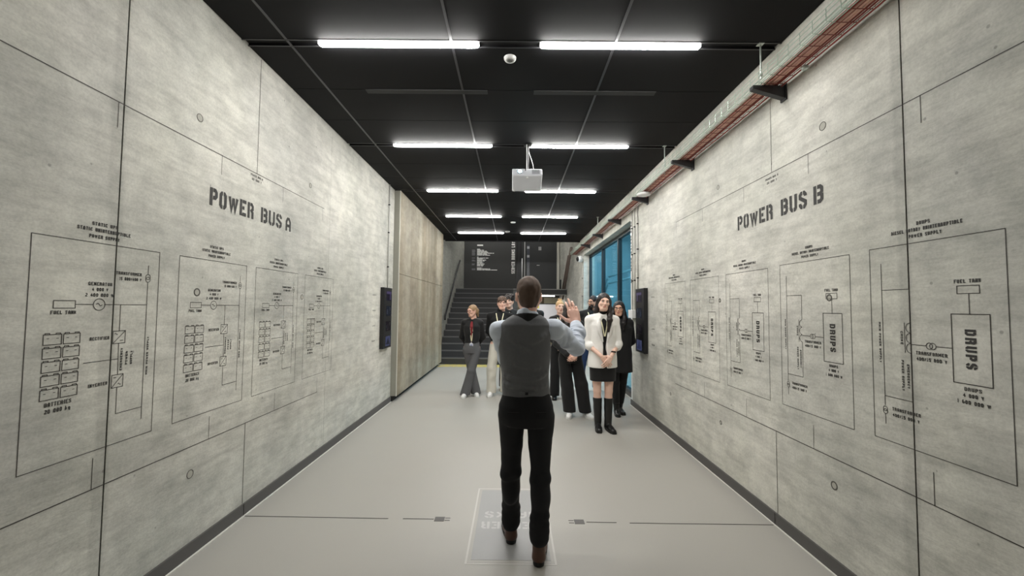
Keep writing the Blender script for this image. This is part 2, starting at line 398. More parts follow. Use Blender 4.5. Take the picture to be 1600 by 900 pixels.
# dull grey strips flush in the panels
DULLG = mat('ceiling_strip_grey', srgb(34, 34, 35), .6)
for (a, b, s) in ((-1.35, -.25, 'left'), (.17, 1.27, 'right')):
    mb = MB(); mb.box((a, 3.60, H-.006), (b, 3.665, H-.0006))
    tag(mb.build('ceiling_strip', DULLG, origin=((a+b)/2, 3.63, H)), 'dull grey strip set flush in the ceiling panels on the %s' % s, 'light', 'dull ceiling strips')
# ceiling speaker and small sensors
t = empty('smoke_detector', (-.042, 3.12, H), 'round white detector on the ceiling between the two nearest lights', 'smoke detector')
mb = MB(); mb.lathe([(0, -.022), (.022, -.022), (.026, -.024), (.04, -.022), (.047, -.012), (.049, 0)], (-.042, 3.12, H), n=28); par(mb.build('cover', WHITE, smooth=True), t)
mb = MB(); mb.lathe([(0, -.026), (.021, -.026), (.023, -.0215)], (-.042, 3.12, H), n=24); par(mb.build('grille', mat('sensor_grey', srgb(120, 120, 118), .6)), t)
for x, y, s in ((-.02, 9.35, 'nearer of the two'), (-.16, 10.5, 'farther of the two')):
    mb = MB(); mb.lathe([(0, -.02), (.05, -.02), (.06, -.008), (.062, 0)], (x, y, H), n=20)
    tag(mb.build('ceiling_sensor', WHITE, smooth=True, origin=(x, y, H)), 'small white ceiling disc, %s beyond the projector' % s, 'sensor', 'small ceiling discs')

# ------------------------------------------------------------------ projector
px, py, pz = .150, 4.80, 3.085
t = empty('projector', (px, py, pz), 'white projector hanging from the black ceiling with its lens glowing', 'projector')
ca, sa = cos(-.5), sin(-.5)
def pj(x, y, z): return (px+x, py+y*ca-z*sa, pz+y*sa+z*ca)
mb = MB(); V = []
for (z, e) in ((-.055, .012), (-.045, 0), (.045, 0), (.055, .012)):
    for (sx, sy) in ((-1,-1),(1,-1),(1,1),(-1,1)): V.append(pj(sx*(.175-e), sy*(.135-e), z))
F_ = [(3,2,1,0), (12,13,14,15)]
for k in range(3):
    for i in range(4): F_.append((k*4+i, k*4+(i+1) % 4, (k+1)*4+(i+1) % 4, (k+1)*4+i))
mb.add(V, F_); par(mb.build('casing', OFFW, bevel=.006), t)
LENS = mat('projector_lens_glow', (.6, .9, 1, 1), .2, emit=(.6, .95, 1, 1), estr=6)
c0, c1 = pj(-.085, -.128, .0), pj(-.085, -.142, .0)
mb = MB(); mb.tube([c0, c1], .034, 20); lens = par(mb.build('lens_ring', mat('ring_grey', srgb(150, 156, 165), .3)), t)
mb = MB(); mb.tube([pj(-.085, -.140, 0), pj(-.085, -.1435, 0)], .022, 20); par(mb.build('lens', LENS), t)
mb = MB()
for k in range(7): mb.obox(pj(.10, -.1355, -.03+k*.01), (.045, 0, 0), (0, .001*ca, .001*sa), (0, -.002*sa, .002*ca))
par(mb.build('vent', mat('vent_grey', srgb(120, 122, 128), .5)), t)
mb = MB(); mb.obox(pj(-.02, -.1355, .02), (.006, 0, 0), (0, .0015, 0), (0, 0, .016)); par(mb.build('sensor_window', BLACK), t)
for k, (a, b) in enumerate(((-.15, .11), (.15, .11), (0, -.10))):
    mb = MB(); mb.tube([pj(a, b, -.053), pj(a, b, -.066)], .01, 10); par(mb.build('foot', WHITE), t)
mb = MB(); mb.tube([(px+.01, py+.02, pz+.04), (px+.01, py+.02, H-.001)], .012, 12); mb.tube([(px+.01, py+.02, H-.02), (px+.01, py+.02, H-.0005)], .05, 16)
mb.tube([pj(0, 0, .055), pj(0, 0, .075)], .055, 16)
par(mb.build('ceiling_mount', DARK), t)
mb = MB(); mb.tube([(px-.005, py-.02, H-.001), (px-.004, py-.022, pz+.25), (px-.003, py-.03, pz+.09)], .004, 8)
tag(mb.build('power_cable', WHITE, origin=(px, py, H)), 'straight white cable running down from the ceiling to the projector', 'cable')
pts = [(px+.012, py+.08, H-.001)]
for k in range(1, 13):
    u = k/12; pts.append((px+.012+.07*sin(u*pi*.5)**1.4, py+.08-.02*u, H-.3*u-.02))
mb = MB(); mb.tube(pts, .0035, 8)
tag(mb.build('video_cable', WHITE, origin=(px, py, H)), 'slack white cable bowing out beside the projector mount', 'cable')

# ------------------------------------------------------------------ wire cable tray on the right wall
TX0, TX1, TZ0, TZ1 = 1.742, 1.925, 3.195, 3.275
Y0, Y1 = YB+.05, 12.6
t = empty('cable_tray', (1.83, 4.3, TZ0), 'long galvanised wire mesh cable tray under the ceiling along the right wall', 'cable tray')
mb = MB()
for x, z in [(TX0, TZ1), (TX0, TZ1-.027), (TX0, TZ0+.02), (TX0+.006, TZ0), (TX0+.045, TZ0), (TX1, TZ1), (TX1, TZ0+.03)]:
    mb.tube([(x, Y0, z), (x, Y1, z)], .0028, 6)
mb2 = MB(); y = 1.6
while y < Y1-.1:
    mb.tube([(TX0, y, TZ1+.003), (TX0, y, TZ0+.004), (TX0+.05, y, TZ0-.002)], .0026, 5)
    mb2.tube([(TX0+.05, y, TZ0-.002), (TX1, y, TZ0-.002), (TX1, y, TZ0+.05)], .0026, 5); y += .105
par(mb.build('side_mesh', GREENW), t)
for x in (TX0+.085, TX0+.135, TX0+.165): mb2.tube([(x, Y0, TZ0+.001), (x, Y1, TZ0+.001)], .0026, 6)
par(mb2.build('bottom_mesh', REDW), t)
# brackets
def bracket(y, first):
    b = empty('tray_bracket', (XR, y, 3.16), 'dark steel arm holding the cable tray, %s' % first, 'bracket', 'wall brackets of the cable tray')
    mb = MB(); d = .022
    V = []
    for yy in (y-d, y+d):
        V += [(XR-.012, yy, 3.19), (XR-.012, yy, 3.10), (TX0-.03, yy, 3.165), (TX0-.03, yy, 3.19)]
    mb.add(V, [(0,1,2,3), (7,6,5,4), (0,3,7,4), (1,5,6,2), (3,2,6,7)])
    par(mb.build('arm', BRK), b)
    mb = MB(); mb.box((XR-.012, y-.032, 3.085), (XR-.0005, y+.032, 3.215)); par(mb.build('wall_plate', DARK, bevel=.003), b)
    mb = MB(); mb.tube([(XR-.012, y, 3.145), (XR-.024, y, 3.145)], .01, 6); par(mb.build('bolt', GALV), b)
names = ['just behind the camera', 'nearest one in view', 'second in view, above the wall lettering', 'third in view, beside the white dish', 'fourth, above the near window pane', 'fifth, above the middle window pane', 'sixth, above the far window pane']
for k, y in enumerate([1.4, 2.9, 4.4, 5.9, 7.4, 8.9, 10.4]): bracket(y, names[k])
for k, y in enumerate([2.93, 4.84, 8.72]):
    mb = MB(); mb.tube([(TX0+.06, y, TZ0-.01), (TX0+.06, y, H-.001)], .006, 8); mb.tube([(TX0+.06, y, TZ1+.01), (TX0+.06, y, TZ1+.03)], .012, 6)
    mb.box((TX0+.04, y-.02, H-.006), (TX0+.08, y+.02, H-.0008))
    tag(mb.build('hanger_rod', GALV, origin=(TX0+.06, y, H)), 'thin threaded rod from the ceiling to the cable tray, %s' % ['nearest of the three', 'middle one of the three', 'farthest of the three'][k], 'hanger rod', 'hanger rods')
def cable(pos, r, m, name, label, wob=.0012):
    rnd = random.Random(name+str(pos)); pts = []; y = Y0
    ph = rnd.random()*6
    while y < Y1:
        pts.append((pos[0]+wob*sin(y*2.1+ph)+wob*.5*sin(y*5.3+ph*2), y, pos[1]+wob*.4*(1+sin(y*3.3+ph)))); y += .22
    mb = MB(); mb.tube(pts, r, 8)
    return tag(mb.build(name, m, smooth=True, origin=(pos[0], 4, pos[1])), label, 'cable', 'cables in the tray')
for k, (x, r) in enumerate([(.056, .0055), (.071, .0055)]):
    cable((TX0+x, TZ0+.012), r, REDC, 'red_cable', 'dark red cable in the tray, %s' % ['on the room side', 'second from the room side'][k])
for k, (x, r) in enumerate([(.089, .0080), (.1085, .0080), (.128, .0080)]):
    cable((TX0+x, TZ0+.014), r, SALMON, 'salmon_cable', 'thick salmon pink cable in the middle of the tray, %s' % ['nearest the room', 'central one', 'nearest the wall'][k])
for k, (x, r) in enumerate([(.146, .0055), (.161, .0055)]):
    cable((TX0+x, TZ0+.012), r, REDC, 'red_cable', 'dark red cable in the tray, %s' % ['second from the wall', 'on the wall side'][k])
cable((TX0+.172, TZ0-.012), .005, REDC, 'red_cable', 'thin red cable hung under the wall edge of the tray', .003)
for k, (x, z, r) in enumerate([(.014, .012, .0045), (.034, .012, .0045), (.020, .034, .004)]):
    cable((TX0+x, TZ0+z), r, PALEC, 'pale_green_cable', 'pale green cable against the open mesh side of the tray, %s' % ['lowest outer one', 'inner one', 'upper one'][k])
# dish shaped access point under the tray
t = empty('access_point', (1.80, 5.62, 3.17), 'white oval dish shaped unit fixed under the cable tray', 'access point')
mb = MB(); mb.lathe([(0, -.03), (.05, -.028), (.085, -.016), (.095, 0), (.088, .012), (.05, .018), (0, .018)], (1.80, 5.62, 3.160), n=28); par(mb.build('dish', WHITE, smooth=True), t)
mb = MB(); mb.tube([(1.80, 5.62, 3.172), (1.80, 5.62, 3.189)], .02, 12); par(mb.build('stem', CONDUIT), t)
# small chrome clamp seen at the tray
mb = MB(); mb.lathe([(0, 0), (.014, .0), (.02, .008), (.02, .022), (.01, .03), (0, .03)], (1.90, 2.62, 3.15), n=16)
tag(mb.build('spot_sensor', GALV, smooth=True, origin=(1.90, 2.62, 3.15)), 'small shiny round fitting under the tray by the nearest bracket', 'fitting')

# ------------------------------------------------------------------ lettering and diagrams on the walls
DLx, DRx = XL+EPS, XR-EPS
def DL(y0, z0=0): return Draw((DLx, y0, z0), (0, 1, 0), (0, 0, 1))
def DR(y0, z0=0): return Draw((DRx, y0, z0), (0, -1, 0), (0, 0, 1))
LW = .0032
def small_box_text(D, mb, txt, x, z, w): D.text(mb, txt, x, z, w, .0165, t=.0034)
def static_ups(y0, label):
    D = DL(y0); t = empty('power_diagram', (DLx, y0+.31, .87), label, 'wall diagram', 'static supply diagrams on the left wall')
    mb = MB(); D.rect(mb, 0, .87, .622, 1.871, LW); par(mb.build('frame', INKL), t)
    for tx in (('STATIC UPS', .305, 1.9625, .126), ('STATIC UNINTERRUPTIBLE', .307, 1.933, .262), ('POWER SUPPLY', .306, 1.9015, .15)):
        mb = MB(); D.text(mb, *tx, .0175, t=.0042); par(mb.build('heading', INK), t)
    mb = MB()
    L = lambda *p: D.line(mb, p, LW)
    L((.554, 1.79), (.554, 1.741)); D.circle(mb, .554, 1.726, .014, LW); D.circle(mb, .554, 1.711, .014, LW); L((.554, 1.697), (.554, .955))
    L((.187, 1.573), (.268, 1.573)); D.circle(mb, .296, 1.573, .028, LW); L((.324, 1.573), (.554, 1.573))
    D.line(mb, [(.296-.014+.028*k/12, 1.573+.006*sin(2*pi*k/12)) for k in range(13)], LW)
    D.rect(mb, .097, 1.556, .187, 1.59, LW)
    L((.405, 1.573), (.405, 1.439)); D.rect(mb, .373, 1.376, .438, 1.439, LW); L((.373, 1.376), (.438, 1.439))
    L((.41, 1.39), (.428, 1.39)); D.line(mb, [(.382+.016*k/8, 1.424+.004*sin(2*pi*k/8)) for k in range(9)], LW*.8)
    L((.405, 1.376), (.408, 1.217)); L((.236, 1.297), (.405, 1.297)); D.rect(mb, .378, 1.153, .438, 1.217, LW); L((.378, 1.153), (.438, 1.217))
    L((.386, 1.203), (.402, 1.203)); D.line(mb, [(.412+.016*k/8, 1.168+.004*sin(2*pi*k/8)) for k in range(9)], LW*.8)
    L((.408, 1.153), (.408, 1.02), (.554, 1.02))
    par(mb.build('wiring', INKL), t)
    def T(*a, **k):
        mb = MB(); D.text(mb, *a, t=.0036, **k); par(mb.build('caption', INK), t)
    T('TRANSFORMER', .443, 1.735, .142, .0165); T('15 000/400 V', .452, 1.707, .125, .0165)
    T('GENERATOR', .297, 1.673, .115, .0165); T('4 000 V', .297, 1.646, .078, .0165); T('2 400 000 W', .297, 1.619, .138, .0165)
    T('FUEL TANK', .14, 1.537, .105, .0165); T('RECTIFIER', .307, 1.408, .094, .0165); T('INVERTER', .31, 1.184, .092, .0165)
    T('BATTERIES', .139, 1.136, .108, .0185); T('20 000 kg', .139, 1.107, .104, .0185)
    R = pi/2
    T('MAIN POWER SUPPLY', .572, 1.294, .208, .0115, rot=R); T('EMERGENCY', .423, 1.293, .115, .012, rot=R); T('POWER', .4515, 1.296, .068, .012, rot=R); T('SUPPLY', .478, 1.296, .07, .012, rot=R)
    for r in range(5):
        for c, (a, b) in enumerate(((.066, .138), (.146, .216))):
            mb = MB(); z1 = 1.4405-r*.0595; z0 = z1-.0445
            D.rect(mb, a, z0, b, z1, LW)
            for q in (.2, .8):
                cx = a+(b-a)*q; D.line(mb, [(cx-.009, z1), (cx-.009, z1+.0055), (cx+.009, z1+.0055), (cx+.009, z1)], LW)
            D.line(mb, [(a+.012, (z0+z1)/2+.005), (a+.022, (z0+z1)/2+.005)], LW*.7); D.line(mb, [(b-.022, (z0+z1)/2+.005), (b-.012, (z0+z1)/2+.005)], LW*.7)
            par(mb.build('battery_symbol', INKL), t)
    return t
lab = ['large outlined static UPS diagram nearest the camera, crossed by the dark wall joint', 'outlined static UPS diagram with a round plug hole inside, second from the camera', 'outlined static UPS diagram third from the camera, below the end of POWER BUS A', 'outlined static UPS diagram farthest from the camera, crossed by the far wall joint']
t0 = static_ups(1.692, lab[0])
for k, y0 in enumerate((2.453, 3.188, 3.944)):
    c = copy_tree(t0, loc=(DLx, y0+.31, .87)); c['label'] = lab[k+1]
def drups(y0, label):
    D = DR(y0); t = empty('power_diagram', (DRx, y0-.31, .911), label, 'wall diagram', 'diesel rotary supply diagrams on the right wall')
    mb = MB(); D.rect(mb, 0, .908, .620, 1.910, LW); par(mb.build('frame', INKL), t)
    for tx in (('DRUPS', .297, 2.003, .064), ('DIESEL ROTARY UNINTERRUPTIBLE', .30, 1.974, .335), ('POWER SUPPLY', .302, 1.944, .155)):
        mb = MB(); D.text(mb, *tx, .0175, t=.0042); par(mb.build('heading', INK), t)
    mb = MB(); L = lambda *p: D.line(mb, p, LW)
    L((.067, 1.826), (.067, 1.086)); D.circle(mb, .067, 1.069, .012, LW); D.circle(mb, .067, 1.055, .012, LW); L((.067, 1.043), (.067, .991))
    L((.067, 1.686), (.217, 1.686), (.217, 1.52)); L((.217, 1.37), (.217, 1.136), (.067, 1.136))
    for k in range(3): D.circle(mb, .217, 1.495-.05*k, .024, LW, n=12, a0=pi/2, a1=3*pi/2)
    L((.186, 1.52), (.186, 1.37))
    L((.217, 1.415), (.292, 1.415)); D.circle(mb, .305, 1.415, .0145, LW); D.circle(mb, .321, 1.415, .0145, LW); L((.336, 1.415), (.406, 1.415))
    L((.480, 1.656), (.480, 1.567)); D.rect(mb, .434, 1.656, .521, 1.69, LW)
    par(mb.build('wiring', INKL), t)
    mb = MB(); D.rect(mb, .406, 1.268, .555, 1.567, LW*1.2); par(mb.build('machine_box', INKL), t)
    mb = MB(); D.text(mb, 'DRUPS', .480, 1.417, .17, .043, t=.0105, rot=-pi/2); par(mb.build('machine_title', INK), t)
    def T(*a, **k):
        mb = MB(); D.text(mb, *a, t=.0036, **k); par(mb.build('caption', INK), t)
    T('FUEL TANK', .476, 1.710, .106, .0165)
    T('TRANSFORMER', .312, 1.378, .143, .0165); T('400/15 000 V', .312, 1.35, .139, .0165)
    T('TRANSFORMER', .18, 1.078, .146, .0165); T('400/15 000 V', .177, 1.048, .138, .0165)
    T('DRUPS', .481, 1.246, .066, .0165); T('4 000 V', .481, 1.219, .078, .0165); T('1 600 000 W', .481, 1.19, .127, .0165)
    R = -pi/2
    T('CHOKE', .171, 1.444, .066, .013, rot=R); T('EMERGENCY', .199, 1.256, .119, .0125, rot=R); T('POWER SUPPLY', .171, 1.257, .152, .0125, rot=R); T('MAIN POWER SUPPLY', .049, 1.412, .214, .0115, rot=R)
    return t
lab = ['large outlined DRUPS diagram nearest the camera, crossed by the dark wall joint', 'outlined DRUPS diagram second from the camera, below the letter B of POWER BUS B', 'outlined DRUPS diagram third from the camera, middle of the five', 'outlined DRUPS diagram fourth from the camera, crossed by the far wall joint', 'outlined DRUPS diagram farthest from the camera, beside the wall display']
t0 = drups(2.236, lab[0])
for k, y0 in enumerate((2.990, 3.752, 4.505, 5.258)):
    c = copy_tree(t0, loc=(DRx, y0-.31, .911-.008*(k+1) if k < 2 else .893)); c['label'] = lab[k+1]
def big_title(D, words, h, th, name, label, z):
    t = empty(name, D.p((words[0][1], z)), label, 'wall lettering')
    for w_, x0, x1 in words:
        mb = MB(); D.text(mb, w_, (x0+x1)/2, z, x1-x0, h, t=th, gap=.22); par(mb.build('word', INK), t)
    return t
big_title(DL(0), [('POWER', 2.672, 3.13), ('BUS', 3.222, 3.515), ('A', 3.575, 3.66)], .121, .026, 'wall_title', 'large black stencil words POWER BUS A on the left concrete wall', 2.297)
big_title(DR(0), [('POWER', -3.54, -3.06), ('BUS', -2.965, -2.70), ('B', -2.64, -2.555)], .120, .026, 'wall_title', 'large black stencil words POWER BUS B on the right concrete wall', 2.32)
for D, y, s, n in ((DL(3.154), 0, 'left', 'A'), (DR(3.062), 0, 'right', 'B')):
    t = empty('bus_caption', D.p((0, 2.56)), 'tiny two line caption under the ceiling feeder line on the %s wall' % s, 'wall lettering')
    for tx in (('POWER BUS '+n, 0, 2.578, .15), ('20 000 V', 0, 2.548, .12)):
        mb = MB(); D.text(mb, *tx, .0165, t=.0036); par(mb.build('caption_line', INK), t)
# bus lines
def busline(name, D, pts_list, label, t=.0048):
    mb = MB()
    for p in pts_list: D.line(mb, p, t if abs(p[0][0]-p[-1][0]) > .01 or abs(p[0][1]-p[-1][1]) > .3 else t*.7)
    tag(mb.build(name, INKL, origin=D.p(pts_list[0][0])), label, 'painted line')
D = DL(0)
busline('bus_line', D, [[(YB+.1, 2.603), (4.30, 2.603)], [(3.154, 2.603), (3.154, H-.01)]]+[[(y, 2.603), (y, 2.47)] for y in (-.2, .55, 1.30, 2.03, 2.771, 3.52, 4.26)], 'thin black line high on the left wall with a feeder up to the ceiling')
busline('bus_line', D, [[(YB+.1, .686), (4.263, .686)], [(3.128, .686), (3.128, .09)]]+[[(y, .686), (y, .835)] for y in (.5, 1.25, 1.998, 2.754, 3.50, 4.25)], 'thin black line low on the left wall with a branch down to the floor')
D = DR(0)
busline('bus_line', D, [[(-YB-.1, 2.615), (-4.886, 2.615)], [(-3.062, 2.615), (-3.062, 3.17)]]+[[(-y, 2.615), (-y, 2.48)] for y in (.4, 1.15, 1.93, 2.68, 3.44, 4.2, 4.88)], 'thin black line high on the right wall with a feeder up to the cable tray')
busline('bus_line', D, [[(-YB-.1, .684), (-4.945, .684)], [(-3.070, .684), (-3.070, .09)]]+[[(-y, .684), (-y, .835)] for y in (.4, 1.17, 1.933, 2.69, 3.452, 4.2)], 'thin black line low on the right wall with a branch down to the floor')
for sx, x, y in ((1, XL, 3.128), (-1, XR, 3.084)):
    mb = MB(); xx = x+sx*.0152; mb.box((min(xx, xx+sx*.001), y-.003, .003), (max(xx, xx+sx*.001), y+.003, .09))
    tag(mb.build('painted_drop', INKL, origin=(xx, y, 0)), 'short dark stroke crossing the %s baseboard' % ('left' if sx > 0 else 'right'), 'painted line')
# floor lines with plugs
def floor_line(xs_, y, label):
    mb = MB()
    for a, b, ya, yb in xs_:
        mb.obox(((a+b)/2, (ya+yb)/2, .0012), ((b-a)/2, (yb-ya)/2, 0), (0, .0028, 0), (0, 0, .0008))
    tag(mb.build('floor_line', INKL, origin=(xs_[0][0], y, 0)), label, 'painted line')
floor_line([(-1.99, -.913, 3.128, 3.114), (-.804, -.575, 3.114, 3.114)], 3.12, 'thin dark floor line from the left wall to the left plug symbol')
floor_line([(1.925, .872, 3.084, 3.088), (.776, .555, 3.092, 3.095)], 3.09, 'thin dark floor line from the right wall to the right plug symbol')
PLUG = mat('plug_paint', srgb(96, 94, 92), .6)
for s, x, y in ((1, -.532, 3.115), (-1, .503, 3.098)):
    t = empty('plug_symbol', (x, y, 0), 'dark painted plug symbol on the floor, %s the presenter' % ('left of' if s > 0 else 'right of'), 'floor marking', 'plug symbols')
    mb = MB(); mb.box((x-.036, y-.031, .0004), (x+.036, y+.031, .002)); par(mb.build('plug_body', PLUG), t)
    for d in (-.016, .016):
        mb = MB(); a, b = sorted((x+s*.040, x+s*.078)); mb.box((a, y+d-.0035, .0004), (b, y+d+.0035, .002)); par(mb.build('prong', PLUG), t)
# server racks floor plate
t = empty('floor_plate', (0, 3.1, 0), 'grey rectangular floor marking with upside down white words under the presenter', 'floor marking')
mb = MB(); mb.box((-.285, 2.585, .0003), (.285, 3.635, .0012)); par(mb.build('border', mat('plate_border', srgb(196, 194, 188), .5)), t)
mb = MB(); mb.box((-.272, 2.598, .0012), (.272, 3.622, .0018)); par(mb.build('field_edge', FLOOR), t)
mb = MB(); mb.box((-.250, 2.628, .0018), (.250, 3.596, .0026)); par(mb.build('field', PLATE), t)
D = Draw((0, 0, .0034), (-1, 0, 0), (0, -1, 0))
PT = mat('plate_lettering', srgb(184, 184, 182), .5)
mb = MB(); D.text(mb, 'SERVER', 0, -3.035, .43, .094, t=.019, gap=.25); par(mb.build('upper_word', PT), t)
mb = MB(); D.text(mb, 'RACKS', 0, -3.185, .40, .094, t=.019, gap=.25); par(mb.build('lower_word', PT), t)

# tie hole plugs
PLUGC = mat('tie_hole_ring', srgb(92, 90, 84), .8); PLUGD = mat('tie_hole_cap', srgb(170, 168, 158), .8)
def tie(side, y, z, r=.026, dark=False):
    x = XL if side > 0 else XR; ax = (side, 0, 0)
    mb = MB(); mb.lathe([(r, 0), (r, .0015), (r-(.007 if dark else .003), .002), (r-(.008 if dark else .004), .0008)], (x, y, z), ax, 22)
    mb.m = 1; mb.lathe([(0, .0008), (r-.005, .0008)], (x, y, z), ax, 22)
    o = mb.build('tie_hole', [PLUGC, PLUGD]); o.parent = wl if side > 0 else wr
for y, z, r, d in [(2.60, 1.655, .026, True), (3.897, 1.656, .024, False), (2.61, .515, .027, False), (2.56, 2.77, .026, False), (3.99, 2.76, .024, False), (1.55, 2.86, .03, False), (1.46, 1.66, .018, False)]: tie(1, y, z, r, d)
for y, z, r, d in [(2.547, 2.742, .028, False), (2.53, .52, .026, True), (3.867, 1.66, .02, True), (2.53, 1.655, .022, True), (3.88, .52, .02, True), (5.1, .53, .02, False), (3.87, 2.74, .022, False)]: tie(-1, y, z, r, d)

# ------------------------------------------------------------------ wall display panels
SCRS = [mat('screen_violet', srgb(20, 18, 26), .2, emit=srgb(46, 40, 70), estr=.02), mat('screen_blue_grey', srgb(17, 19, 25), .2, emit=srgb(40, 48, 66), estr=.03), mat('screen_dark', srgb(24, 20, 26), .2, emit=srgb(30, 24, 34), estr=.02), mat('screen_lavender', srgb(34, 37, 50), .2, emit=srgb(96, 104, 150), estr=.03)]
def display(x, y0, y1, z0, z1, side, label):
    t = empty('wall_display', (x, (y0+y1)/2, z0), label, 'display', 'black display columns on the walls')
    a, b = sorted((x+side*.0008, x+side*.06)); mb = MB(); mb.box((a, y0, z0), (b, y1, z1)); par(mb.build('housing', BLACK, bevel=.004), t)
    n = 4; hh = (z1-z0)/n; s = side
    for k in range(n):
        zc = z1-hh*(k+.5)-.01; yc0, yc1 = y0+.11, y1-.06
        xx = x+s*.0602; a, b = sorted((xx, xx+s*.002))
        mb = MB(); mb.box((a, yc0, zc-.075), (b, yc1, zc+.075)); sc = par(mb.build('screen', SCRS[k]), t)
        mb = MB(); a, b = sorted((xx+s*.002, xx+s*.003))
        if k == 0: mb.box((a, yc0, zc+.03), (b, yc1, zc+.07)); mb.box((a, yc1-.06, zc-.06), (b, yc1-.02, zc+.03))
        elif k == 3: mb.add([(b, yc0+.01, zc-.05), (b, yc1-.01, zc-.06), (b, (yc0+yc1)/2, zc+.05)], [(0,1,2)])
        else: mb.box((a, yc0+.02, zc-.05), (b, yc0+.07, zc+.02)); mb.box((a, yc1-.07, zc), (b, yc1-.03, zc+.06))
        g = mb.build('screen_picture', mat('screen_mark_%d' % k, srgb(*((58, 52, 78), (36, 42, 54), (26, 26, 34), (24, 28, 48))[k]), .3, emit=srgb(*((150, 120, 230), (70, 90, 130), (40, 40, 60), (30, 34, 70))[k]), estr=.006)); g.parent = sc
    return t
display(XL, 6.20, 6.60, .925, 1.862, 1, 'tall black panel with four small lit screens on the left wall')
display(XR, 5.925, 6.33, .922, 1.873, -1, 'tall black panel with four small lit screens on the right wall')
for s, yc in ((1, 5.93), (-1, 5.72)):
    D = DL(yc) if s > 0 else DR(yc)
    for k, z in enumerate((1.735, 1.51, 1.29, 1.07)):
        if s < 0 and k == 1: continue
        mb = MB(); D.text(mb, ['STATUS', 'POWER', 'LOAD', 'COOLING'][k], 0, z, .13, .018, t=.004)
        tag(mb.build('display_caption', INK, origin=D.p((0, z))), 'tiny caption beside the %s wall display, at the %s screen' % ('left' if s > 0 else 'right', ['top', 'second', 'third', 'bottom'][k]), 'wall lettering')
# conduits
def conduit(x, y, z0, z1, label, clips, r=.009):
    t = empty('conduit', (x, y, z0), label, 'conduit', 'surface conduits')
    mb = MB(); mb.tube([(x, y, z0), (x, y, z1)], r, 10); par(mb.build('pipe', CONDUIT, smooth=True), t)
    for z in clips:
        mb = MB(); mb.box((x-r-.006, y-.013, z-.009), (x+r+.004, y+.013, z+.009)); par(mb.build('clip', DARK, bevel=.002), t)
conduit(XL+.014, 6.50, 1.865, H-.002, 'thin conduit above the left wall display', (2.2, 2.75, 3.2))
for k, y in enumerate((6.66, 6.52, 6.36)):
    conduit(XR-.014, y, 1.53 if k < 2 else 1.875, 3.18, 'thin vertical conduit by the window edge, %s' % ['nearest the glass', 'middle one', 'above the right display'][k], (2.02, 2.45, 2.88) if k != 2 else (2.05, 2.5, 2.9))
mb = MB(); mb.box((XR-.07, 6.48, 1.42), (XR-.0008, 6.70, 1.55)); t = mb.build('junction_box', WHITE, bevel=.006, origin=(XR, 6.59, 1.42)); tag(t, 'small white box at the bottom of the vertical conduits', 'junction box')
# vertical wall lettering at the glazing edge
STRIP = mat('strip_paint', srgb(222, 222, 218), .6)
t = empty('corner_sign', (XR, 6.75, 2.0), 'white vertical strip with dark stacked letters beside the window', 'sign')
mb = MB(); mb.box((XR-.002, 6.695, .1), (XR-.0006, 6.778, 3.04)); par(mb.build('strip', STRIP), t)
D = Draw((XR-.0032, 6.738, 0), (0, -1, 0), (0, 0, 1)); mb = MB()
for tx in (('DATA', 0, 2.92, .19), ('SERVER', 0, 2.63, .30), ('ROOM', 0, 2.30, .22), ('IT', 0, 2.02, .07)):
    mb = MB(); D.text(mb, *tx, .060, t=.019, rot=-pi/2); par(mb.build('word', JOINT), t)

# ------------------------------------------------------------------ glazing on the right and the blue room behind
gx = 2.13
mb = MB(); mb.box((XR+.3, 6.0, -.05), (6.2, 6.1, 4)); mb.box((6.1, 6.0, -.05), (6.2, 13, 4)); mb.box((XR+.3, 12.9, -.05), (6.2, 13, 4)); mb.box((XR+.3, 6.0, 3.9), (6.2, 13, 4))
struct(mb, 'wall_server_room', mat('server_room_blue', srgb(140, 168, 174), .7, var=(.9, .35)))
for k, (a, b) in enumerate(((6.79, 8.22), (8.22, 9.70), (9.70, 11.33))):
    t = tag(bpy.data.objects.new('window_%d' % (k+1), None), kind='structure'); C.objects.link(t); t.location = (gx, (a+b)/2, .08)
    mb = MB(); f = .03
    mb.box((gx-.03, a, .077), (gx+.05, a+f, 3.035)); mb.box((gx-.03, b-f, .077), (gx+.05, b, 3.035)); mb.box((gx-.03, a+f, 2.97), (gx+.05, b-f, 3.035)); mb.box((gx-.03, a+f, .077), (gx+.05, b-f, .12))
    par(mb.build('window_frame', FRAMEM), t)
    mb = MB(); mb.box((gx, a+f, .12), (gx+.008, b-f, 2.97)); par(mb.build('pane', GLASS), t)
mb = MB(); mb.box((2.10, 6.79, 0), (2.17, 11.34, .076)); struct(mb, 'trim_2', BASE)
# blue room contents; the unseen lamps are added to turn it blue
BL = mat('blue_fill_tube', (.5, .8, 1, 1), .4, emit=(.70, .88, 1, 1), estr=16)
for k, (x, y) in enumerate(((3.6, 7.4), (3.6, 9.2), (3.6, 11.0))):
    mb = MB(); mb.box((x-.04, y-.6, 3.78), (x+.04, y+.6, 3.84)); mb.m = 1; mb.box((x-.06, y-.62, 3.84), (x+.06, y+.62, 3.899))
    tag(mb.build('blue_fill_light', [BL, BODYM], origin=(x, y, 3.8)), 'unseen bluish strip light added in the room behind the glass, %s' % ['nearest', 'middle', 'farthest'][k], 'light', 'added lights behind the glass')
for k, (z, y) in enumerate(((2.55, 8.6), (2.35, 8.6))):  # pale bars stand in for two reflection lines in the glass
    mb = MB(); mb.tube([(3.0, 6.2, z), (3.0, 12.8, z)], .03, 12)
    tag(mb.build('glass_reflection_bar', mat('reflection_pale_blue', srgb(190, 220, 230), .4), origin=(3.0, 6.2, z), smooth=True), 'pale bar standing for a reflection line in the glass, %s of two' % ['upper', 'lower'][k], 'pipe', 'reflection lines in the glass')
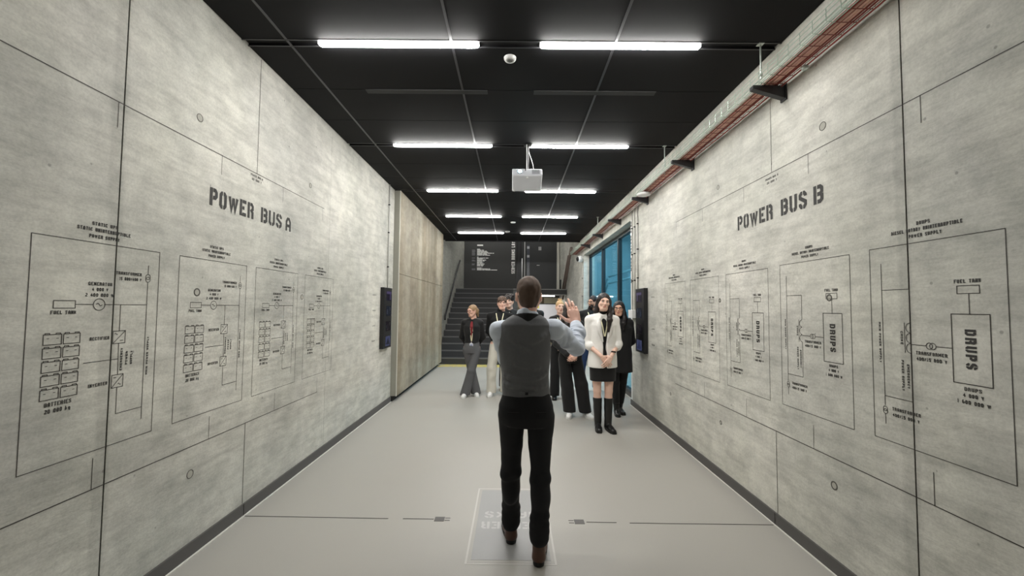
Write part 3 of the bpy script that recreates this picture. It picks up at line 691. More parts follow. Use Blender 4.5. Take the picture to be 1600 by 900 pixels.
for k, y in enumerate((7.2, 8.3, 9.4, 10.5, 11.6)):
    t = empty('server_cabinet', (4.6, y, 0), 'tall teal cabinet in the room behind the glass, number %s along' % ['one', 'two', 'three', 'four', 'five'][k], 'cabinet', 'cabinets behind the glass')
    mb = MB(); mb.box((4.2, y-.45, 0.001), (5.0, y+.45, 2.2)); par(mb.build('body', mat('cabinet_teal', srgb(52, 92, 112), .4), bevel=.01), t)
    mb = MB(); mb.box((4.185, y-.4, .1), (4.199, y+.4, 2.1)); d = par(mb.build('door', mat('cabinet_door_teal', srgb(70, 120, 140), .3), bevel=.004), t)
    mb = MB(); mb.tube([(4.17, y+.33, .95), (4.17, y+.33, 1.25)], .01, 8); g = mb.build('handle', GALV); g.parent = d

# security camera on the far jamb
t = empty('security_camera', (1.93, 11.5, 2.88), 'round white security camera with a dark lens beside the window', 'security camera')
mb = MB(); c0 = Vector((1.86, 11.43, 2.94)); dr = Vector((-.9, -.35, -.05)).normalized()
mb.lathe([(0, -.09), (.06, -.088), (.09, -.05), (.1, 0), (.09, .05), (.07, .07)], c0, dr, 24); par(mb.build('shell', WHITE, smooth=True), t)
mb = MB(); mb.lathe([(.07, .07), (.06, .085), (.035, .098), (0, .104)], c0, dr, 24); l_ = par(mb.build('lens_dome', BLACK, smooth=True), t)
mb = MB(); mb.tube([c0+Vector((.03, 0, 0)), (1.949, 11.43, 2.94)], .03, 12); par(mb.build('mount', WHITE), t)
conduit(1.936, 11.46, 1.55, 2.84, 'white conduit running down below the security camera', (1.9, 2.4), .008)
# sloping ducts on the right wall beyond the window
BRN = mat('brown_duct', srgb(112, 98, 90), .6)
for k, (ya, za, yb, zb, r) in enumerate(((13.1, 3.50, 15.4, 1.9, .045), (13.9, 3.35, 15.9, 2.0, .03))):
    mb = MB(); mb.tube([(1.9-r, ya, za), (1.9-r, yb, zb)], r, 12)
    tag(mb.build('sloping_duct', BRN, origin=(1.9, ya, za), smooth=True), 'brown sloping pipe on the wall right of the far doorway, %s' % ['thicker one', 'thinner one'][k], 'pipe', 'sloping pipes')

# ------------------------------------------------------------------ stairs, landing, far wall
R_, G_, N_ = .172, .30, 13; S0 = 11.25
sx0, sx1 = -2.085, .0
mb = MB()
for k in range(N_):
    y = S0+G_*k; yend = S0+G_*(k+1) if k < N_-1 else 17.3
    mb.m = 0; mb.box((sx0, y, 0 if k < N_-1 else R_*(k)-.1), (sx1, yend, R_*(k+1)))
    mb.m = 1; mb.box((sx0, y-.006, R_*(k+1)-.022), (sx1, y+.03, R_*(k+1)+.002))
o = mb.build('staircase', [STEPM, NOSE], origin=(-1, S0, 0)); tag(o, 'wide charcoal staircase rising away at the end of the hall', 'staircase')
LZ = R_*N_
mb = MB(); mb.box((sx1, 14.85, LZ-.19), (2.15, 17.3, LZ)); struct(mb, 'floor_landing', DWALL)
mb = MB(); mb.box((sx1, 14.82, LZ-.02), (1.95, 14.86, LZ+.006)); mb.box((sx1, 14.83, LZ-.215), (1.95, 14.85, LZ-.19)); struct(mb, 'trim_3', mat('landing_edge', srgb(150, 150, 146), .5))
mb = MB(); mb.box((sx1+.001, 11.26, 0), (sx1+.12, 17.3, LZ-.2)); struct(mb, 'wall_under_stairs', DWALL)
# handrail
def railp(u): return (-2.03, 12.25+3.2*u, 1.27+2.05*u)
t = empty('handrail', (-2.05, 12.25, 1.27), 'black handrail fixed to the wall on the left of the stairs', 'handrail')
mb = MB(); mb.tube([(-2.03, 12.25, 1.17), railp(0), railp(1), (-2.03, 15.6, 3.32)], .025, 10); par(mb.build('rail', BLACK, smooth=True), t)
for u in (.05, .35, .65, .95):
    p = Vector(railp(u)); mb = MB(); mb.tube([p+Vector((0, 0, -.02)), p+Vector((-.01, 0, -.07)), p+Vector((-.068, 0, -.07))], .01, 8); par(mb.build('rail_bracket', DARK), t)
# conduit and switch at the panel end
conduit(-2.08, 11.14, .1, H-.01, 'pale conduit at the far edge of the raised wall slab', (1.3, 2.4), .012)
mb = MB(); mb.box((-2.0985, 11.08, 1.22), (-2.03, 11.18, 1.38)); tag(mb.build('wall_switch', WHITE, bevel=.005, origin=(-2.09, 11.13, 1.22)), 'small white switch box at the foot of the stairs', 'switch')
# far wall furnishings
fy = 17.3
D = Draw((0, fy-.003, 0), (1, 0, 0), (0, 0, 1))
mb = MB(); D.text(mb, 'SERVER ROOMS LAYOUT', -.015, 3.80, 1.62, .145, t=.026, rot=pi/2, gap=.3)
tag(mb.build('far_wall_title', WTEXT, origin=(0, fy, 3)), 'white vertical lettering on the dark wall above the stairs', 'wall lettering')
mb = MB(); rnd = random.Random(3)
D.fill(mb, -1.55, 4.16, -1.30, 4.215)
t = empty('wall_legend', (-1.2, fy, 3.2), 'block of fine white legend lines on the dark wall above the stairs', 'wall lettering')
par(mb.build('legend_heading', WTEXT), t)
z = 4.02; lens = [.2, .38, .55, .60, .92, .55, .72, 0, .1, .62, .35, .5, .42, .3, .36, .42, .38, .34, 0, .3, .72, 1.1]
for i, l in enumerate(lens):
    if l: 
        mb = MB(); mb2 = MB()
        l *= .8; a = -1.55
        while a < -1.55+l-.03:
            b = min(a+rnd.uniform(.1, .28), -1.55+l); D.fill(mb, a, z-.014, b-.018, z+.014); a = b
        par(mb.build('legend_line', WTEXT), t)
        if l > .3: D.fill(mb2, -1.77, z-.012, -1.77+rnd.uniform(.08, .16), z+.012); par(mb2.build('legend_number', GTEXT), t)
    z -= .042
# glazed door zone
t = empty('glass_door', (1.1, 17.2, LZ), 'tall dark door with a bright pull bar at the top of the stairs', 'door')
mb = MB(); mb.box((.16, 17.2, LZ+.001), (2.0, 17.299, 5.2)); par(mb.build('leaf', mat('door_black_glass', srgb(40, 41, 42), .5), bevel=.004), t)
mb = MB(); mb.box((.13, 17.17, LZ+.001), (.17, 17.298, 5.2)); mb.box((.27, 17.17, LZ+.001), (.33, 17.2, 5.2)); par(mb.build('door_frame', BLACK), t)
mb = MB(); mb.tube([(.36, 17.12, 2.55), (.36, 17.12, 3.62)], .022, 10); mb.tube([(.36, 17.12, 2.7), (.36, 17.2, 2.7)], .014, 8); mb.tube([(.36, 17.12, 3.5), (.36, 17.2, 3.5)], .014, 8); par(mb.build('pull_handle', mat('bright_steel', srgb(235, 235, 235), .25, metal=.3), smooth=True), t)
mb = MB(); mb.box((.455, 17.175, 2.6), (.485, 17.199, 5.2)); par(mb.build('door_edge', mat('edge_light', srgb(190, 190, 188), .4)), t)
mb = MB(); mb.box((.56, 17.19, 2.5), (.68, 17.199, 4.2)); par(mb.build('reflection_strip', mat('reflection_grey', srgb(70, 72, 80), .3)), t)  # grey strip and pale squares imitate a column of lamp reflections
for z in (4.09, 3.72):
    mb = MB(); mb.box((.57, 17.18, z-.05), (.67, 17.189, z+.05)); par(mb.build('lamp_reflection', mat('lamp_reflection_grey', srgb(190, 192, 196), .4)), t)
mb = MB(); mb.box((1.05, 17.185, 3.98), (1.17, 17.199, 4.13)); par(mb.build('door_sign', mat('sign_grey', srgb(160, 160, 160), .5)), t)
mb = MB(); mb.box((.98, 17.18, 3.335), (1.10, 17.199, 3.355)); par(mb.build('handle', WTEXT), t)
mb = MB(); mb.box((1.82, 17.05, LZ), (1.92, 17.19, 6)); struct(mb, 'trim_4', mat('light_column', srgb(196, 194, 184), .6))
mb = MB(); mb.tube([(1.72, 14.9, LZ), (1.72, 14.9, LZ+.35)], .03, 8); mb.tube([(1.72, 14.9, LZ), (1.72, 14.9, LZ+.012)], .06, 12)
tag(mb.build('landing_post', BLACK, origin=(1.72, 14.9, LZ)), 'short black post at the edge of the upper landing', 'post')
# room under the landing
mb = MB(); mb.box((.12, 17.55, 0), (2.3, 17.65, 2.1)); struct(mb, 'wall_under_landing', mat('beige_wall', srgb(190, 184, 158), .7))
mb = MB(); mb.box((1.2, 17.5, 1.72), (1.32, 17.549, 2.02)); mb.box((.12, 17.5, 1.985), (2.2, 17.549, 2.03)); struct(mb, 'trim_5', mat('brown_post', srgb(110, 96, 76), .7))
t = empty('whiteboard', (1.4, 16.9, 0), 'bright white board with a black frame under the landing', 'whiteboard')
mb = MB(); mb.box((.5, 16.9, .75), (1.95, 16.94, 1.70)); par(mb.build('board', mat('board_white', srgb(232, 232, 240), .35)), t)
mb = MB(); mb.box((.47, 16.89, 1.70), (1.98, 16.95, 1.74)); mb.box((.47, 16.89, .71), (1.98, 16.95, .75)); mb.box((.45, 16.89, .71), (.5, 16.95, 1.74)); mb.box((1.95, 16.89, .71), (2.0, 16.95, 1.74)); par(mb.build('frame', BLACK), t)
for x in (.65, 1.8):
    mb = MB(); mb.tube([(x, 16.92, .001), (x, 16.92, .72)], .02, 8); par(mb.build('leg', BLACK), t)
mb = MB(); mb.box((.84, 16.885, 1.54), (1.07, 16.8885, 1.69)); tag(mb.build('yellow_note', mat('note_yellow', srgb(236, 232, 90), .6), origin=(.94, 16.885, 1.5)), 'bright yellow note at the top of the whiteboard', 'note')
mb = MB(); mb.box((.4, 15.9, 2.0), (1.6, 16.0, 2.04)); tag(mb.build('landing_fill_light', mat('dim_diffuser', (1,1,1,1), .4, emit=(1, .97, .9, 1), estr=3.2), origin=(1, 16, 2.04)), 'added strip light on the underside of the landing', 'light')  # made-up lamp, added to light the whiteboard below the landing
# unseen lamps added to light the upper hall
for k, (x, y) in enumerate(((-1.2, 16.2), (1.0, 14.2))):
    mb = MB(); mb.box((x-.6, y-.04, 5.93), (x+.6, y+.04, 5.97)); mb.m = 1; mb.box((x-.62, y-.05, 5.97), (x+.62, y+.05, 5.999))
    tag(mb.build('upper_fill_light', [LAMPM, BODYM], origin=(x, y, 5.95)), 'unseen strip light added high above the stairs, %s' % ['left one', 'right one'][k], 'light', 'added upper hall lights')
# hazard tape at the foot of the stairs
t = empty('hazard_tape', (-1.2, 11.05, 0), 'yellow striped warning tape on the floor at the foot of the stairs', 'floor tape')
mb = MB(); x = -1.98
while x < -.05:
    mb.add([(x, 10.83, .0015), (x+.09, 10.83, .0015), (x+.30, 11.18, .0015), (x+.21, 11.18, .0015)], [(0,1,2,3)]); x += .17
par(mb.build('stripes', YEL), t)
mb = MB(); mb.box((-2.05, 11.18, .0005), (-.02, 11.215, .002)); mb.box((-2.05, 10.8, .0005), (-.02, 10.825, .002)); par(mb.build('border', YEL), t)
# pale flat patch on the floor by the glazing
mb = MB(); mb.box((1.05, 7.86, .0005), (2.05, 11.2, .006)); tag(mb.build('pale_floor_patch', mat('floor_patch_pale', srgb(196, 196, 188), .6, var=(3, .04)), origin=(1.5, 9.5, 0)), 'pale grey floor patch along the glazing behind the group', 'floor mat')
# ------------------------------------------------------------------ people: signed-distance sculpting
class SDF:
    def __init__(s, h): s.ops = []; s.h = h
    def cap(s, a, b, ra, rb=None, k=.02, sq=None, mode='u'):
        """tapered limb; sq=(axis vector, factor) flattens across an axis"""
        s.ops.append(('cap', np.array(a, float), np.array(b, float), ra, ra if rb is None else rb, k, sq, mode)); return s
    def ell(s, c, r, k=.02, rot=None, mode='u'):
        s.ops.append(('ell', np.array(c, float), np.array(r, float), k, rot, mode)); return s
    def loft(s, sl, k=.02, mode='u', p=2.3):
        """stack of horizontal sections (z, cx, cy, rx, ry)"""
        s.ops.append(('loft', np.array(sorted(sl), float), k, p, mode)); return s
    def clip(s, pt, n): s.ops.append(('clip', np.array(pt, float), np.array(n, float)/np.linalg.norm(n))); return s
    def cutbox(s, a, b): s.ops.append(('cutbox', np.array(a, float), np.array(b, float))); return s
    def bb(s, op):
        t = op[0]
        if t == 'cap': m = max(op[3], op[4]); return np.minimum(op[1], op[2])-m, np.maximum(op[1], op[2])+m
        if t == 'ell': m = op[2].max() if op[4] is not None else op[2]; return op[1]-m, op[1]+m
        if t == 'loft':
            L = op[1]; return np.array([(L[:,1]-L[:,3]).min(), (L[:,2]-L[:,4]).min(), L[0,0]]), np.array([(L[:,1]+L[:,3]).max(), (L[:,2]+L[:,4]).max(), L[-1,0]])
        return None
    def prim(s, op, X, Y, Z):
        t = op[0]
        if t == 'cap':
            a, b, ra, rb, sq = op[1], op[2], op[3], op[4], op[6]; d = b-a; L2 = max(d@d, 1e-9)
            px, py, pz = X-a[0], Y-a[1], Z-a[2]
            u = np.clip((px*d[0]+py*d[1]+pz*d[2])/L2, 0, 1)
            qx, qy, qz = px-u*d[0], py-u*d[1], pz-u*d[2]
            if sq is not None:
                ax = np.array(sq[0], float); ax /= np.linalg.norm(ax); c = qx*ax[0]+qy*ax[1]+qz*ax[2]; f = sq[1]-1
                qx, qy, qz = qx+c*f*ax[0], qy+c*f*ax[1], qz+c*f*ax[2]
            return np.sqrt(qx*qx+qy*qy+qz*qz)-(ra+(rb-ra)*u)
        if t == 'ell':
            c, r, rot = op[1], op[2], op[4]; px, py, pz = X-c[0], Y-c[1], Z-c[2]
            if rot is not None:
                Rm = np.array(rot); px, py, pz = (Rm[0,0]*px+Rm[1,0]*py+Rm[2,0]*pz, Rm[0,1]*px+Rm[1,1]*py+Rm[2,1]*pz, Rm[0,2]*px+Rm[1,2]*py+Rm[2,2]*pz)
            k0 = np.sqrt((px/r[0])**2+(py/r[1])**2+(pz/r[2])**2); k1 = np.sqrt((px/r[0]**2)**2+(py/r[1]**2)**2+(pz/r[2]**2)**2)
            return k0*(k0-1)/np.maximum(k1, 1e-6)
        if t == 'loft':
            L = op[1]; z = np.clip(Z, L[0,0], L[-1,0]); zz = L[:,0]
            cx, cy, rx, ry = [np.interp(z, zz, L[:,i]) for i in (1, 2, 3, 4)]; p = op[3]
            q = (np.abs((X-cx)/rx)**p+np.abs((Y-cy)/ry)**p)**(1/p)
            d = (q-1)*np.minimum(rx, ry); dz = np.maximum(L[0,0]-Z, Z-L[-1,0])
            return np.where(dz > 0, np.sqrt(np.maximum(d, 0)**2+dz**2), np.maximum(d, dz))
    def field(s, folds=None):
        los, his = [], []
        for op in s.ops:
            if op[0] in ('cap', 'ell', 'loft') and op[-1] == 'u':
                a, b = s.bb(op); los.append(a); his.append(b)
        lo = np.min(los, 0)-3*s.h-.012; hi = np.max(his, 0)+3*s.h+.012; h = s.h
        n = np.ceil((hi-lo)/h).astype(int)+1; ax = [lo[i]+h*np.arange(n[i]) for i in range(3)]
        D = np.full(n, .06, np.float32)
        for op in s.ops:
            if op[0] == 'clip':
                pt, nn = op[1], op[2]
                D = np.maximum(D, ((ax[0]-pt[0])*nn[0])[:,None,None]+((ax[1]-pt[1])*nn[1])[None,:,None]+((ax[2]-pt[2])*nn[2])[None,None,:]).astype(np.float32); continue
            if op[0] == 'cutbox':
                a, b = op[1], op[2]; q = [np.maximum(a[i]-ax[i], ax[i]-b[i]) for i in range(3)]
                d = np.maximum(np.maximum(q[0][:,None,None], q[1][None,:,None]), q[2][None,None,:]); D = np.maximum(D, -d).astype(np.float32); continue
            mode = op[-1]; k = {'cap': 5, 'ell': 3, 'loft': 2}[op[0]]; k = op[k]
            a, b = s.bb(op); m = k+.065; i0 = np.clip(np.floor((a-m-lo)/h).astype(int), 0, n-1); i1 = np.clip(np.ceil((b+m-lo)/h).astype(int)+1, 1, n)
            sl = tuple(slice(i0[i], i1[i]) for i in range(3))
            X = ax[0][sl[0]][:,None,None]; Y = ax[1][sl[1]][None,:,None]; Z = ax[2][sl[2]][None,None,:]
            d = s.prim(op, X, Y, Z); A = D[sl]
            if mode == 'u': hh = np.maximum(k-np.abs(A-d), 0)/max(k, 1e-6); D[sl] = np.minimum(A, d)-hh*hh*k*.25
            elif mode == 's': hh = np.maximum(k-np.abs(A+d), 0)/max(k, 1e-6); D[sl] = np.maximum(A, -d)+hh*hh*k*.25
            elif mode == 'i': D[sl] = np.maximum(A, d)
        if folds is not None: D = D+folds(ax[0][:,None,None], ax[1][None,:,None], ax[2][None,None,:]).astype(np.float32)
        s.D, s.lo = D, lo; return D, lo
    def mesh(s, folds=None):
        D, lo = s.field(folds); h = s.h; S = D < 0; n = D.shape
        cnt = np.zeros([q-1 for q in n], np.int8)
        offs = [(i, j, k) for i in (0, 1) for j in (0, 1) for k in (0, 1)]
        sl = lambda o: tuple(slice(o[i], n[i]-1+o[i]) for i in range(3))
        for o in offs: cnt += S[sl(o)]
        I = np.argwhere((cnt > 0) & (cnt < 8)); idx = -np.ones(cnt.shape, np.int32); idx[I[:,0], I[:,1], I[:,2]] = np.arange(len(I))
        pos = np.zeros((len(I), 3)); c = np.zeros(len(I))
        for a in offs:
            for ax_ in range(3):
                if a[ax_] == 1: continue
                b = list(a); b[ax_] = 1
                da = D[I[:,0]+a[0], I[:,1]+a[1], I[:,2]+a[2]]; db = D[I[:,0]+b[0], I[:,1]+b[1], I[:,2]+b[2]]
                m = (da < 0) != (db < 0); t = np.where(m, da/np.where(m, da-db, 1), 0)
                p = np.tile(np.array(a, float), (len(I), 1)); p[:, ax_] += t; pos += p*m[:,None]; c += m
        V = (I+pos/np.maximum(c, 1)[:,None])*h+lo; F = []
        for ax_ in range(3):
            o1, o2 = [(1, 2), (2, 0), (0, 1)][ax_]
            A = S.take(range(n[ax_]-1), ax_); B = S.take(range(1, n[ax_]), ax_); E = np.argwhere(A != B)
            E = E[(E[:,o1] > 0) & (E[:,o2] > 0) & (E[:,o1] < n[o1]-1) & (E[:,o2] < n[o2]-1)]
            u = np.zeros(3, int); u[o1] = 1; v = np.zeros(3, int); v[o2] = 1
            q = [idx[tuple((E-u-v).T)], idx[tuple((E-v).T)], idx[tuple(E.T)], idx[tuple((E-u).T)]]
            fl = S[tuple(E.T)]; Q = np.stack(q, 1); Q[~fl] = Q[~fl][:, ::-1]; F.append(Q)
        return V, np.concatenate(F)
def obj_from(parts, name, mats, parent=None, xf=None, mfun=None):
    Vs, Fs, n = [], [], 0
    for V, F in parts: Vs.append(V); Fs.append(F+n); n += len(V)
    V = np.concatenate(Vs); F = np.concatenate(Fs)
    mi = mfun(V[F].mean(1)) if mfun else None
    if xf is not None: V = V*xf[0]; 
    me = bpy.data.meshes.new(name); me.vertices.add(len(V)); me.vertices.foreach_set('co', V.astype(np.float32).ravel())
    me.loops.add(len(F)*4); me.loops.foreach_set('vertex_index', F.astype(np.int32).ravel())
    me.polygons.add(len(F)); me.polygons.foreach_set('loop_start', np.arange(0, len(F)*4, 4, dtype=np.int32)); me.polygons.foreach_set('loop_total', np.full(len(F), 4, np.int32))
    me.update(); me.validate(); me.polygons.foreach_set('use_smooth', [True]*len(me.polygons))
    for m in (mats if isinstance(mats, (list, tuple)) else [mats]): me.materials.append(m)
    if mi is not None: me.polygons.foreach_set('material_index', mi.astype(np.int32))
    o = bpy.data.objects.new(name, me); C.objects.link(o)
    if parent is not None: o.parent = parent
    return o
def wob(seed, amp, kx, ky, kz, n=6):
    r = np.random.RandomState(seed); W = []
    for _ in range(n):
        v = r.randn(3); v /= np.linalg.norm(v); W.append((v*np.array([kx, ky, kz])*(.6+.8*r.rand()), r.rand()*6.28, .5+r.rand()))
    def f(X, Y, Z):
        o = 0
        for v, ph, a in W:
            o = o+a*np.sin(v[0]*X+v[1]*Y+v[2]*Z+ph+1.2*np.sin(v[1]*X*.7+v[2]*Y*.5-v[0]*Z*.6+ph))
        return o*amp/n*1.6
    return f
def V3(*a): return np.array(a, float)
def nrm(v): v = np.array(v, float); return v/np.linalg.norm(v)
def rotz(a): return np.array([[cos(a), -sin(a), 0], [sin(a), cos(a), 0], [0, 0, 1]])
def rotx(a): return np.array([[1, 0, 0], [0, cos(a), -sin(a)], [0, sin(a), cos(a)]])
def roty(a): return np.array([[cos(a), 0, sin(a)], [0, 1, 0], [-sin(a), 0, cos(a)]])

def hand(S, wrist, d, n, th, curl=.3, size=1.0, spread=.12, tcurl=.3, cur=None):
    """wrist point, d=direction to fingers, n=palm-side normal, th=direction of the thumb side"""
    w = V3(*wrist); d = nrm(d); th = nrm(np.array(th)-d*np.dot(th, d)); n = nrm(np.array(n)-d*np.dot(n, d)-th*np.dot(n, th)); z = size
    kn = []
    for i, (off, ln) in enumerate(((.030, .092), (.010, .095), (-.010, .090), (-.028, .080))):
        k = w+d*ln*z+th*off*z; kn.append(k); S.cap(w+d*.012*z+th*off*.55*z, k, .0150*z, .0115*z, .012*z)
    S.cap(w+d*.02*z+th*.012*z, w+d*.075*z+th*.008*z, .018*z, .015*z, .012*z, sq=(n, 1.25))
    S.cap(w+d*.02*z-th*.02*z, w+d*.06*z-th*.024*z, .015*z, .012*z, .01*z)
    Ls = [(.042, .026, .021), (.046, .030, .022), (.043, .028, .021), (.033, .021, .019)]
    for i in range(4):
        a = (cur[i] if cur else curl)*(1+.12*i); sp = spread*(1.5-i)/1.5; p = kn[i]; ang = a*.55; dd = nrm(d+th*sp)
        for j, l in enumerate(Ls[i]):
            v = dd*cos(ang)+n*sin(ang); q = p+v*l*z; r0 = (.0092, .0083, .0075)[j]*z*(.88 if i == 3 else 1); S.cap(p, q, r0, r0*.9, .004*z); p = q; ang += a
    p = w+d*.018*z+th*.026*z+n*.008*z; v = nrm(th*.85+d*.48+n*.25*tcurl*3)
    q = p+v*.042*z; S.cap(p, q, .0155*z, .0115*z, .012*z); v2 = nrm(v+d*.35-th*.15+n*tcurl*.6); q2 = q+v2*.032*z; S.cap(q, q2, .0108*z, .0095*z, .005*z)
    v3 = nrm(v2+d*.2+n*tcurl*.4); S.cap(q2, q2+v3*.025*z, .0093*z, .0078*z, .004*z)

def head(S, hc, R, fem=False, face=True, nr=1):
    """skull, face, ears about head centre hc; R columns = head axes (x right, y forward, z up)"""
    P = lambda x, y, z: hc+R@V3(x, y, z)
    S.ell(P(0, -.012, .03), (.075, .093, .088), .02, rot=R)
    S.ell(P(0, .018, -.028), (.060 if not fem else .057, .072, .082), .03, rot=R)
    S.cap(P(-.022, .058, -.088), P(.022, .058, -.088), .020 if not fem else .016, None, .03)
    for s_ in (-1, 1):
        S.cap(P(s_*.050, .0, -.04), P(s_*.024, .052, -.088), .018, .014, .03)
        S.ell(P(s_*.038, .062, -.018), (.024, .022, .02), .02)
        S.ell(P(s_*.079, -.006, -.006), (.008, .018, .030), .006, rot=R@rotz(-s_*.35))
        S.ell(P(s_*.084, .002, -.004), (.005, .009, .016), .004, mode='s')
    if face:
        S.cap(P(-.032, .074, .028), P(.032, .074, .028), .014, None, .02)
        for s_ in (-1, 1): S.ell(P(s_*.031, .096, .006), (.019, .014, .011), .012, mode='s')
        S.cap(P(0, .086, .014), P(0, .106, -.022), .008, .011, .010)
        for s_ in (-1, 1): S.ell(P(s_*.011, .096, -.026), (.008, .009, .007), .006)
        S.ell(P(0, .083, -.048), (.024, .014, .008), .008); S.ell(P(0, .082, -.060), (.020, .014, .007), .007)
        S.cap(P(-.022, .099, -.0535), P(.022, .099, -.0535), .003, None, .004, mode='s')
    S.cap(P(0, -.025, -.05), P(0, -.035, -.135), .052*nr if not fem else .043, .056*nr if not fem else .046, .03)

def face_parts(parent, hc, R, skin_dark, hairm, eyecol, fem):
    P = lambda x, y, z: hc+R@V3(x, y, z)
    EW = mat('eye_white', srgb(232, 228, 222), .25); ED = mat('iris_dark', srgb(46, 34, 28), .2)
    for s_ in (-1, 1):
        mb = MB(); c = P(s_*.031, .0745, .006); mb.lathe([(.0118*sin(pi*k/8), .0118*cos(pi*k/8)) for k in range(9)], c, tuple(R@V3(0, 1, 0)), 14)
        me = mb.build('eye', [EW, ED], smooth=True); me.parent = parent
        for p_ in me.data.polygons:
            v = (Vector(p_.center)-Vector(c)).normalized(); p_.material_index = 1 if v.dot(Vector(R@V3(0, 1, 0))) > .86 else 0
        mb = MB(); mb.tube([P(s_*.014, .0915, .025), P(s_*.030, .0915, .031), P(s_*.047, .080, .026)], [.0030, .0036, .0022], 6)
        o = mb.build('eyebrow', hairm, smooth=True); o.parent = parent
        mb = MB(); mb.tube([P(s_*.018, .0845, .010), P(s_*.031, .0875, .0145), P(s_*.045, .079, .009)], [.0018, .0024, .0016], 6)
        o = mb.build('eyelid', mat('lash_dark', srgb(52, 38, 32), .6), smooth=True); o.parent = parent

def glasses(parent, hc, R, m, r=.021):
    P = lambda x, y, z: hc+R@V3(x, y, z)
    t = bpy.data.objects.new('glasses', None); C.objects.link(t); t.parent = parent
    mb = MB()
    for s_ in (-1, 1):
        mb.tube([P(s_*.033+r*1.15*cos(a), .101-.004*abs(cos(a)), .004+r*.8*sin(a)) for a in [2*pi*k/16 for k in range(17)]], .0024, 6)
        mb.tube([P(s_*.057, .096, .010), P(s_*.078, .05, .010), P(s_*.084, -.01, .006)], .0022, 6)
    mb.tube([P(-.010, .104, .008), P(0, .106, .010), P(.010, .104, .008)], .0022, 6)
    o = mb.build('glasses_frame', m); o.parent = t
    return t

def surf_y(S, x, z, y0=.45, off=.0):
    """front surface of a sculpted field at (x, z)"""
    D, lo, h = S.D, S.lo, S.h; i = int(round((x-lo[0])/h)); k = int(round((z-lo[2])/h))
    if not (0 <= i < D.shape[0] and 0 <= k < D.shape[2]): return 0
    col = D[i, :, k]; w_ = np.where(col < 0)[0]
    return lo[1]+h*w_[-1]+off if len(w_) else 0

def ribbon3(pts, w_, name, m, parent, thick=.0025):
    """flat band through surface points, facing +Y"""
    mb = MB(); P = [Vector(p) for p in pts]; V = []
    for i, p in enumerate(P):
        d = (P[min(i+1, len(P)-1)]-P[max(i-1, 0)]).normalized(); sd = d.cross(Vector((0, 1, 0))).normalized()*w_/2
        V += [p+sd, p-sd, p-sd+Vector((0, thick, 0)), p+sd+Vector((0, thick, 0))]
    F_ = []
    for i in range(len(P)-1):
        for j in range(4): F_.append((4*i+j, 4*i+(j+1) % 4, 4*i+4+(j+1) % 4, 4*i+4+j))
    F_ += [(3, 2, 1, 0), tuple(4*(len(P)-1)+j for j in range(4))]
    mb.add(V, F_); o = mb.build(name, m); o.parent = parent; return o

def lanyard(parent, S, side=.062, ztop=1.462, zb=1.13, m=None, badge=None, bx=0.0):
    m = m or mat('lanyard_cream', srgb(232, 226, 190), .6)
    for s_ in (-1, 1):
        pts = []
        for k in range(12):
            u = k/11; x = s_*side*(1-u)+bx*u+s_*.004; z = ztop+(zb-ztop)*u
            y = max(surf_y(S, x, z), surf_y(S, x+.006, z), surf_y(S, x-.006, z))
            pts.append((x, y+.004, z))
        for k in range(1, 11): pts[k] = (pts[k][0], max(pts[k][1], (pts[k-1][1]+pts[k+1][1])/2), pts[k][2])
        ribbon3(pts, .015, 'lanyard', m, parent)
    if badge:
        y = surf_y(S, bx, zb-.05)+.008; y = max(y, pts[-1][1]+.002)
        mb = MB(); mb.box((bx-.004, y-.002, zb-.035), (bx+.004, y+.001, zb)); o = mb.build('badge_clip', GALV); o.parent = parent
        mb = MB(); mb.box((bx-.034, y, zb-.135), (bx+.034, y+.004, zb-.032)); o = mb.build('badge', mat('badge_white', srgb(222, 222, 228), .35), bevel=.002); o.parent = parent
        mb = MB(); mb.box((bx-.022, y+.004, zb-.085), (bx+.022, y+.005, zb-.06)); b2 = mb.build('badge_print', mat('badge_print_grey', srgb(150, 160, 190), .5)); b2.parent = o

def shoe(S, heel, toe, ht=.075, w_=.042, flat=True):
    a, b = V3(*heel), V3(*toe); d = b-a; L = np.linalg.norm(d[:2])
    A = a+d*.14; 
    S.cap(A+V3(0, 0, .038), a+d*.55+V3(0, 0, .036), w_*.86, w_*.95, .02, sq=((0, 0, 1), 1.1))
    S.cap(a+d*.55+V3(0, 0, .034), a+d*.84+V3(0, 0, .030), w_*.97, w_*.82, .02, sq=((0, 0, 1), 1.25))
    S.cap(A+V3(0, 0, .04), A+d*.05+V3(0, 0, ht), .036, .038, .02)
    S.cap(A+V3(0, 0, .05), a+d*.45+V3(0, 0, .055), .034, .03, .02)
    S.clip((0, 0, min(a[2], b[2])+.001), (0, 0, -1)) if flat else None

def sole(parent, heel, toe, m, w_=.046, th=.022):
    a, b = Vector(heel), Vector(toe); d = (b-a); L = d.length; d.normalize(); s_ = Vector((d.y, -d.x, 0)); mb = MB()
    out = []
    for k in range(24):
        t = 2*pi*k/24; u = .5-.5*cos(t); wv = w_*(.86+.22*u-.25*max(0, u-.8)*3)*abs(sin(t))**.45*(1 if sin(t) >= 0 else -1); out.append(a+d*(L*u)+s_*wv)
    V = [p+Vector((0, 0, .001)) for p in out]+[p+Vector((0, 0, th)) for p in out]
    mb.add(V, [tuple(range(23, -1, -1)), tuple(range(24, 48))]+[(k, (k+1) % 24, 24+(k+1) % 24, 24+k) for k in range(24)])
    o = mb.build('sole', m); o.parent = parent; return o
SKIN = mat('skin_light', srgb(232, 192, 172), .5, var=(8, .06)); SKINP = mat('skin_pink', srgb(234, 188, 168), .5, var=(10, .08))
SKINT = mat('skin_tan', srgb(214, 166, 140), .5, var=(8, .06)); LIPM = mat('lip_pale', srgb(206, 146, 132), .5); LIP = mat('lip_rose', srgb(190, 118, 110), .4)

